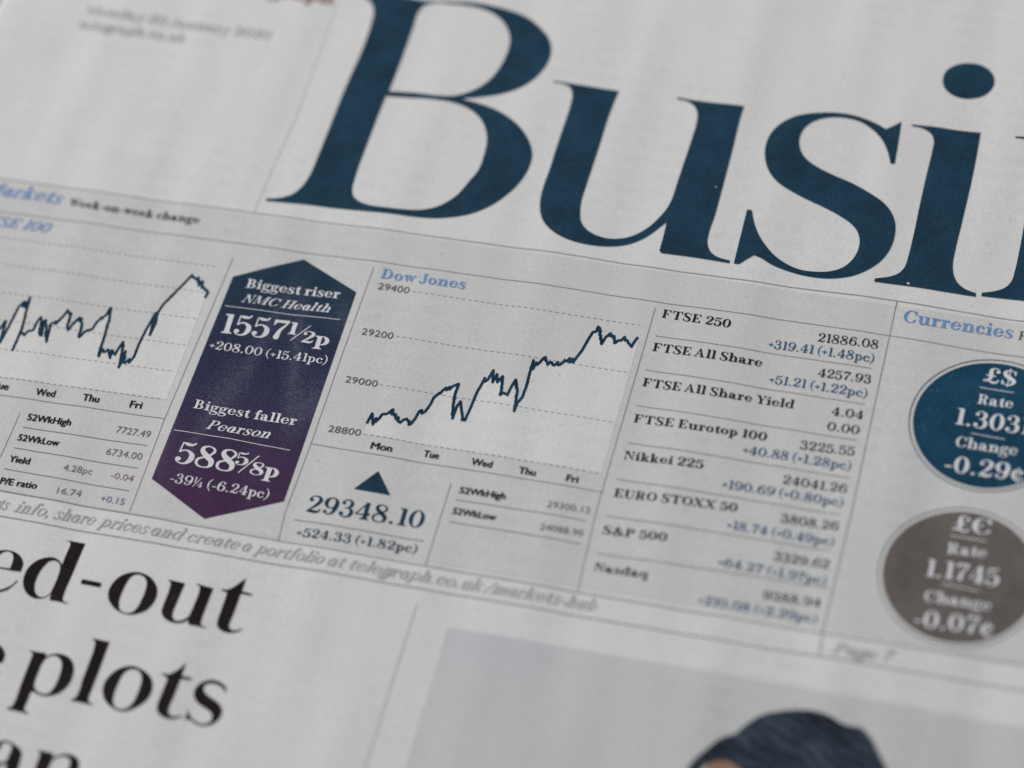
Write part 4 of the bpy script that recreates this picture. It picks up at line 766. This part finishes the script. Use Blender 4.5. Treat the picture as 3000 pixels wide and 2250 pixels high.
# ------------------------------------------------------------------ the surface underneath
def slab(name, x0, y0, x1, y1, z0, z1, mat, parent=None):
    v = [(x*MM, y*MM, z*MM) for z in (z0, z1) for x, y in ((x0, y0), (x1, y0), (x1, y1), (x0, y1))]
    f = [(3, 2, 1, 0), (4, 5, 6, 7), (0, 1, 5, 4), (1, 2, 6, 5), (2, 3, 7, 6), (3, 0, 4, 7)]
    me = bpy.data.meshes.new(name); me.from_pydata(v, [], f); me.materials.append(mat)
    o = bpy.data.objects.new(name, me); col.objects.link(o); o.parent = parent
    return o
table = slab('table_top', -600, -500, 700, 500, -22, -2.6, M['table']); table['kind'] = 'structure'

# ------------------------------------------------------------------ the newspaper
paper = bpy.data.objects.new('newspaper', None); col.objects.link(paper)
paper.empty_display_size = .05
paper['label'] = 'financial newspaper page lying open, big navy title letters over share price charts and tables'
paper['category'] = 'newspaper'

EX0, EX1, EY0, EY1 = -109.6, 150.0, -150.0, 125.0
def sheet(name, x0, x1, y0, y1, dz, step, mat, thick=.09):
    nx = int((x1-x0)/step); ny = int((y1-y0)/step); v = []; f = []
    for j in range(ny+1):
        for i in range(nx+1):
            x = x0+(x1-x0)*i/nx; y = y0+(y1-y0)*j/ny
            v.append((x*MM, y*MM, (height(x, y)+dz)*MM))
            if i and j:
                a = j*(nx+1)+i; f.append((a-nx-2, a-nx-1, a, a-1))
    k = len(v)
    rim = [i for i in range(nx+1)] + [(j)*(nx+1)+nx for j in range(1, ny+1)] + [ny*(nx+1)+i for i in range(nx-1, -1, -1)] + [j*(nx+1) for j in range(ny-1, 0, -1)]
    v += [(v[r][0], v[r][1], v[r][2]-thick*MM) for r in rim]
    for a in range(len(rim)):
        b = (a+1) % len(rim)
        f.append((rim[a], k+a, k+b, rim[b]))
    me = bpy.data.meshes.new(name); me.from_pydata(v, [], f); me.materials.append(mat)
    me.polygons.foreach_set('use_smooth', [i < nx*ny for i in range(len(f))])
    o = bpy.data.objects.new(name, me); col.objects.link(o); o.parent = paper
    return o
sheet('front_page', EX0, EX1, EY0, EY1, 0, 1.0, M['paper'])
for k in range(4):
    sheet('inner_page', EX0+.5+.35*k, EX1-.5, EY0+.6, EY1-.6, -.35-.3*k, 8.0, M['paper'])

def box(x0, x1, y0, y1): return [(x0, y0), (x1, y0), (x1, y1), (x0, y1)]
def grid(x0, x1, y0, y1, st=1.0):
    nx = max(1, int((x1-x0)/st)); ny = max(1, int((y1-y0)/st))
    v = [(x0+(x1-x0)*i/nx, y0+(y1-y0)*j/ny) for j in range(ny+1) for i in range(nx+1)]
    f = [(j*(nx+1)+i, j*(nx+1)+i+1, (j+1)*(nx+1)+i+1, (j+1)*(nx+1)+i) for j in range(ny) for i in range(nx)]
    return v, f

lay('tint_panel', grid(EX0+3, EX1-6, -33.3, 24.9), M['tint'], paper, .02)

# title and headline letters
def letter(name, loops, mat, n=5, shift=(0, 0), st=1.4):
    ops = []
    for i, l in enumerate(loops):
        p = [(x+shift[0], y+shift[1]) for x, y in smooth_closed(l, n)]
        ops.append((1 if i == 0 else -1, p))
    return lay(name, fill(ops, steiner=st), mat, paper)
tit = dict(TITLE)
for nm, loops in TITLE:
    if nm == 'i':
        o = letter('title_letter', loops, M['navy'])
        o2 = lay('letter_dot', fill([(1, smooth_closed(tit['dot'][0], 6))], steiner=1.4), M['navy'], o)
    elif nm != 'dot': letter('title_letter', loops, M['navy'])
# the next letter of the title runs out of the picture on the right
arch = [(84.6, 47.0, 0), (88.5, 53.5, 0), (94.0, 57.6, 0), (100.0, 58.2, 0), (105.5, 54.6, 0), (107.6, 47.0, 0), (107.8, 36.0, 0), (108.6, 31.6, 0), (112.5, 30.4, 1),
        (112.5, 29.4, 1), (90.0, 29.4, 1), (90.0, 30.4, 1), (94.0, 31.6, 0), (95.0, 36.0, 0), (95.0, 47.0, 0), (94.0, 52.6, 0), (91.0, 54.8, 0), (87.5, 52.5, 0), (84.6, 45.0, 0)]
du = NSHIFT
ops = [(1, smooth_closed([(x+du[0], y+du[1], c) for x, y, c in tit['i'][0]], 5)), (1, smooth_closed(arch, 4))]
lay('title_letter', fill(ops, steiner=1.6), M['navy'], paper)

for nm, loops in HEAD:
    letter('headline_letter', loops, M['black'], 4)

# charts
def chart(g, curve, dashes, x_right, y_bot, w):
    first = list(curve[0]); last = list(curve[-1])
    area_poly = [tuple(p) for p in curve] + [(x_right, curve[-1][1]), (x_right, y_bot), (curve[0][0], y_bot)]
    # build the pale area as narrow columns under the upper envelope of the line
    xs = [p[0] for p in curve]; x0, x1 = min(xs), x_right; nx = int((x1-x0)/.5)
    def top(x):
        best = None
        for a, b in zip(curve, curve[1:]):
            lo, hi = min(a[0], b[0]), max(a[0], b[0])
            if lo <= x <= hi and hi > lo:
                y = a[1]+(b[1]-a[1])*(x-a[0])/(b[0]-a[0]); best = y if best is None else max(best, y)
        return curve[-1][1] if best is None else best
    ny = int((max(p[1] for p in curve)-y_bot)/1.0)
    v, f = [], []
    for i in range(nx+1):
        x = x0+(x1-x0)*i/nx; t = top(x)
        (ax, ay), (bx, by) = dashes[-1]; y_bot = ay+(by-ay)*(x-ax)/(bx-ax)-.1
        for j in range(ny+1): v.append((x, y_bot+(t-y_bot)*j/ny))
        if i:
            for j in range(ny):
                a = i*(ny+1)+j; f.append((a-ny-1, a, a+1, a-ny))
    base = lay('chart_area', (v, f), M['paper'], paper, .04)
    for a, b in dashes:
        A, B = Vector(a), Vector(b); L = (B-A).length; d = (B-A)/L; t = 0; v, f = [], []
        while t < L:
            q = A+d*t; r = A+d*min(t+.62, L); nn = Vector((-d.y, d.x))*.035; k = len(v)
            v += [tuple(q+nn), tuple(q-nn), tuple(r-nn), tuple(r+nn)]; f.append((k, k+1, k+2, k+3)); t += 1.02
        lay('grid_line', (v, f), M['grey1'], base)
    # jagged price line
    pts = [Vector(curve[0])]; sgn = 1
    for a, b in zip(curve, curve[1:]):
        a, b = Vector(a), Vector(b); n = max(1, int((b-a).length/.24)); d = (b-a).normalized()
        for k in range(1, n+1):
            q = a.lerp(b, k/n)
            if k < n:
                q += Vector((.05, .26))*sgn*random.choice((.1, .25, .5, 1.5))*(1.15-abs(d.y)*.75)*(1.9 if g == 0 else 1.6); sgn = -sgn
            pts.append(q)
    v, f, z = [], [], []
    def put(poly, hh):
        k = len(v); v.extend(poly); z.extend([hh]*len(poly)); f.append(tuple(range(k, k+len(poly))))
    for i, (a, b) in enumerate(zip(pts, pts[1:])):
        d = (b-a).normalized(); nn = Vector((-d.y, d.x))*w/2
        put([tuple(a+nn), tuple(a-nn), tuple(b-nn), tuple(b+nn)], .066 + .003*(i % 4))
        put([(b.x+w/2*cos(pi*k/4+.3), b.y+w/2*sin(pi*k/4+.3)) for k in range(8)], .080 + .003*(i % 4))
    o = lay('price_line', (v, f), M['teal0'], base, 0)
    for p, hh in zip(o.data.vertices, z): p.co.z += hh*MM
    return base

chart0 = chart(0, CURVE_LEFT, [(a, b) for g, a, b in DASHES if g == 'chart0'], -52.9, -14.2, .43)
chart1 = chart(1, CURVE_DOW, [(a, b) for g, a, b in DASHES if g == 'chart1'], 17.5, -14.0, .45)

badge = lay('mover_badge', fill([(1, HEXAGON)], steiner=1.1), M['badge'], paper, .05)
lay('up_arrow', fill([(1, TRIANGLE)], steiner=1.2), M['navy'], paper)
coins = []
for k, (disc, ring) in enumerate(COINS):
    def circle(c, n=72): return [(c[0]+c[2]*cos(2*pi*i/n), c[1]+c[2]*sin(2*pi*i/n)) for i in range(n)]
    o = lay('currency_badge', fill([(1, circle(disc))], steiner=1.1), M['coin%d' % k], paper, .05)
    R_ = [disc[0], disc[1], ring[2]]
    lay('badge_ring', fill([(1, circle(R_)), (-1, circle([R_[0], R_[1], R_[2]-.13]))]), M['teal0' if k == 0 else 'grey1'], o)
    coins.append(o)
GROUP = {'page': paper, 'chart0': chart0, 'chart1': chart1, 'badge': badge, 'coin0': coins[0], 'coin1': coins[1]}

for g, name, s, font, u0, v0, u1, v1, cap, c in TEXTS:
    h = .10 if c == 'white' else .07
    lay(name, set_text(s, font, u0, v0, u1, v1, cap), M['text' if c == 'black' else c], GROUP[g], h)
for g, name, pts, w, c in RULES:
    lay(name, strip(pts, w), M['rule' if c == 'grey0' else c], GROUP[g], .10 if c == 'white' else .066)

# printed photograph at the foot of the page
ph = lay('printed_photograph', grid(PHOTO[0][0], EX1-8, -140, PHOTO[0][1]), M['photo'], paper, .02)
lay('printed_face', fill([(1, smooth_closed(SKIN, 4))], steiner=1.4), M['skin'], ph, .04)
lay('printed_cap', fill([(1, smooth_closed(CAP, 4))], steiner=1.4), M['cap'], ph, .06)
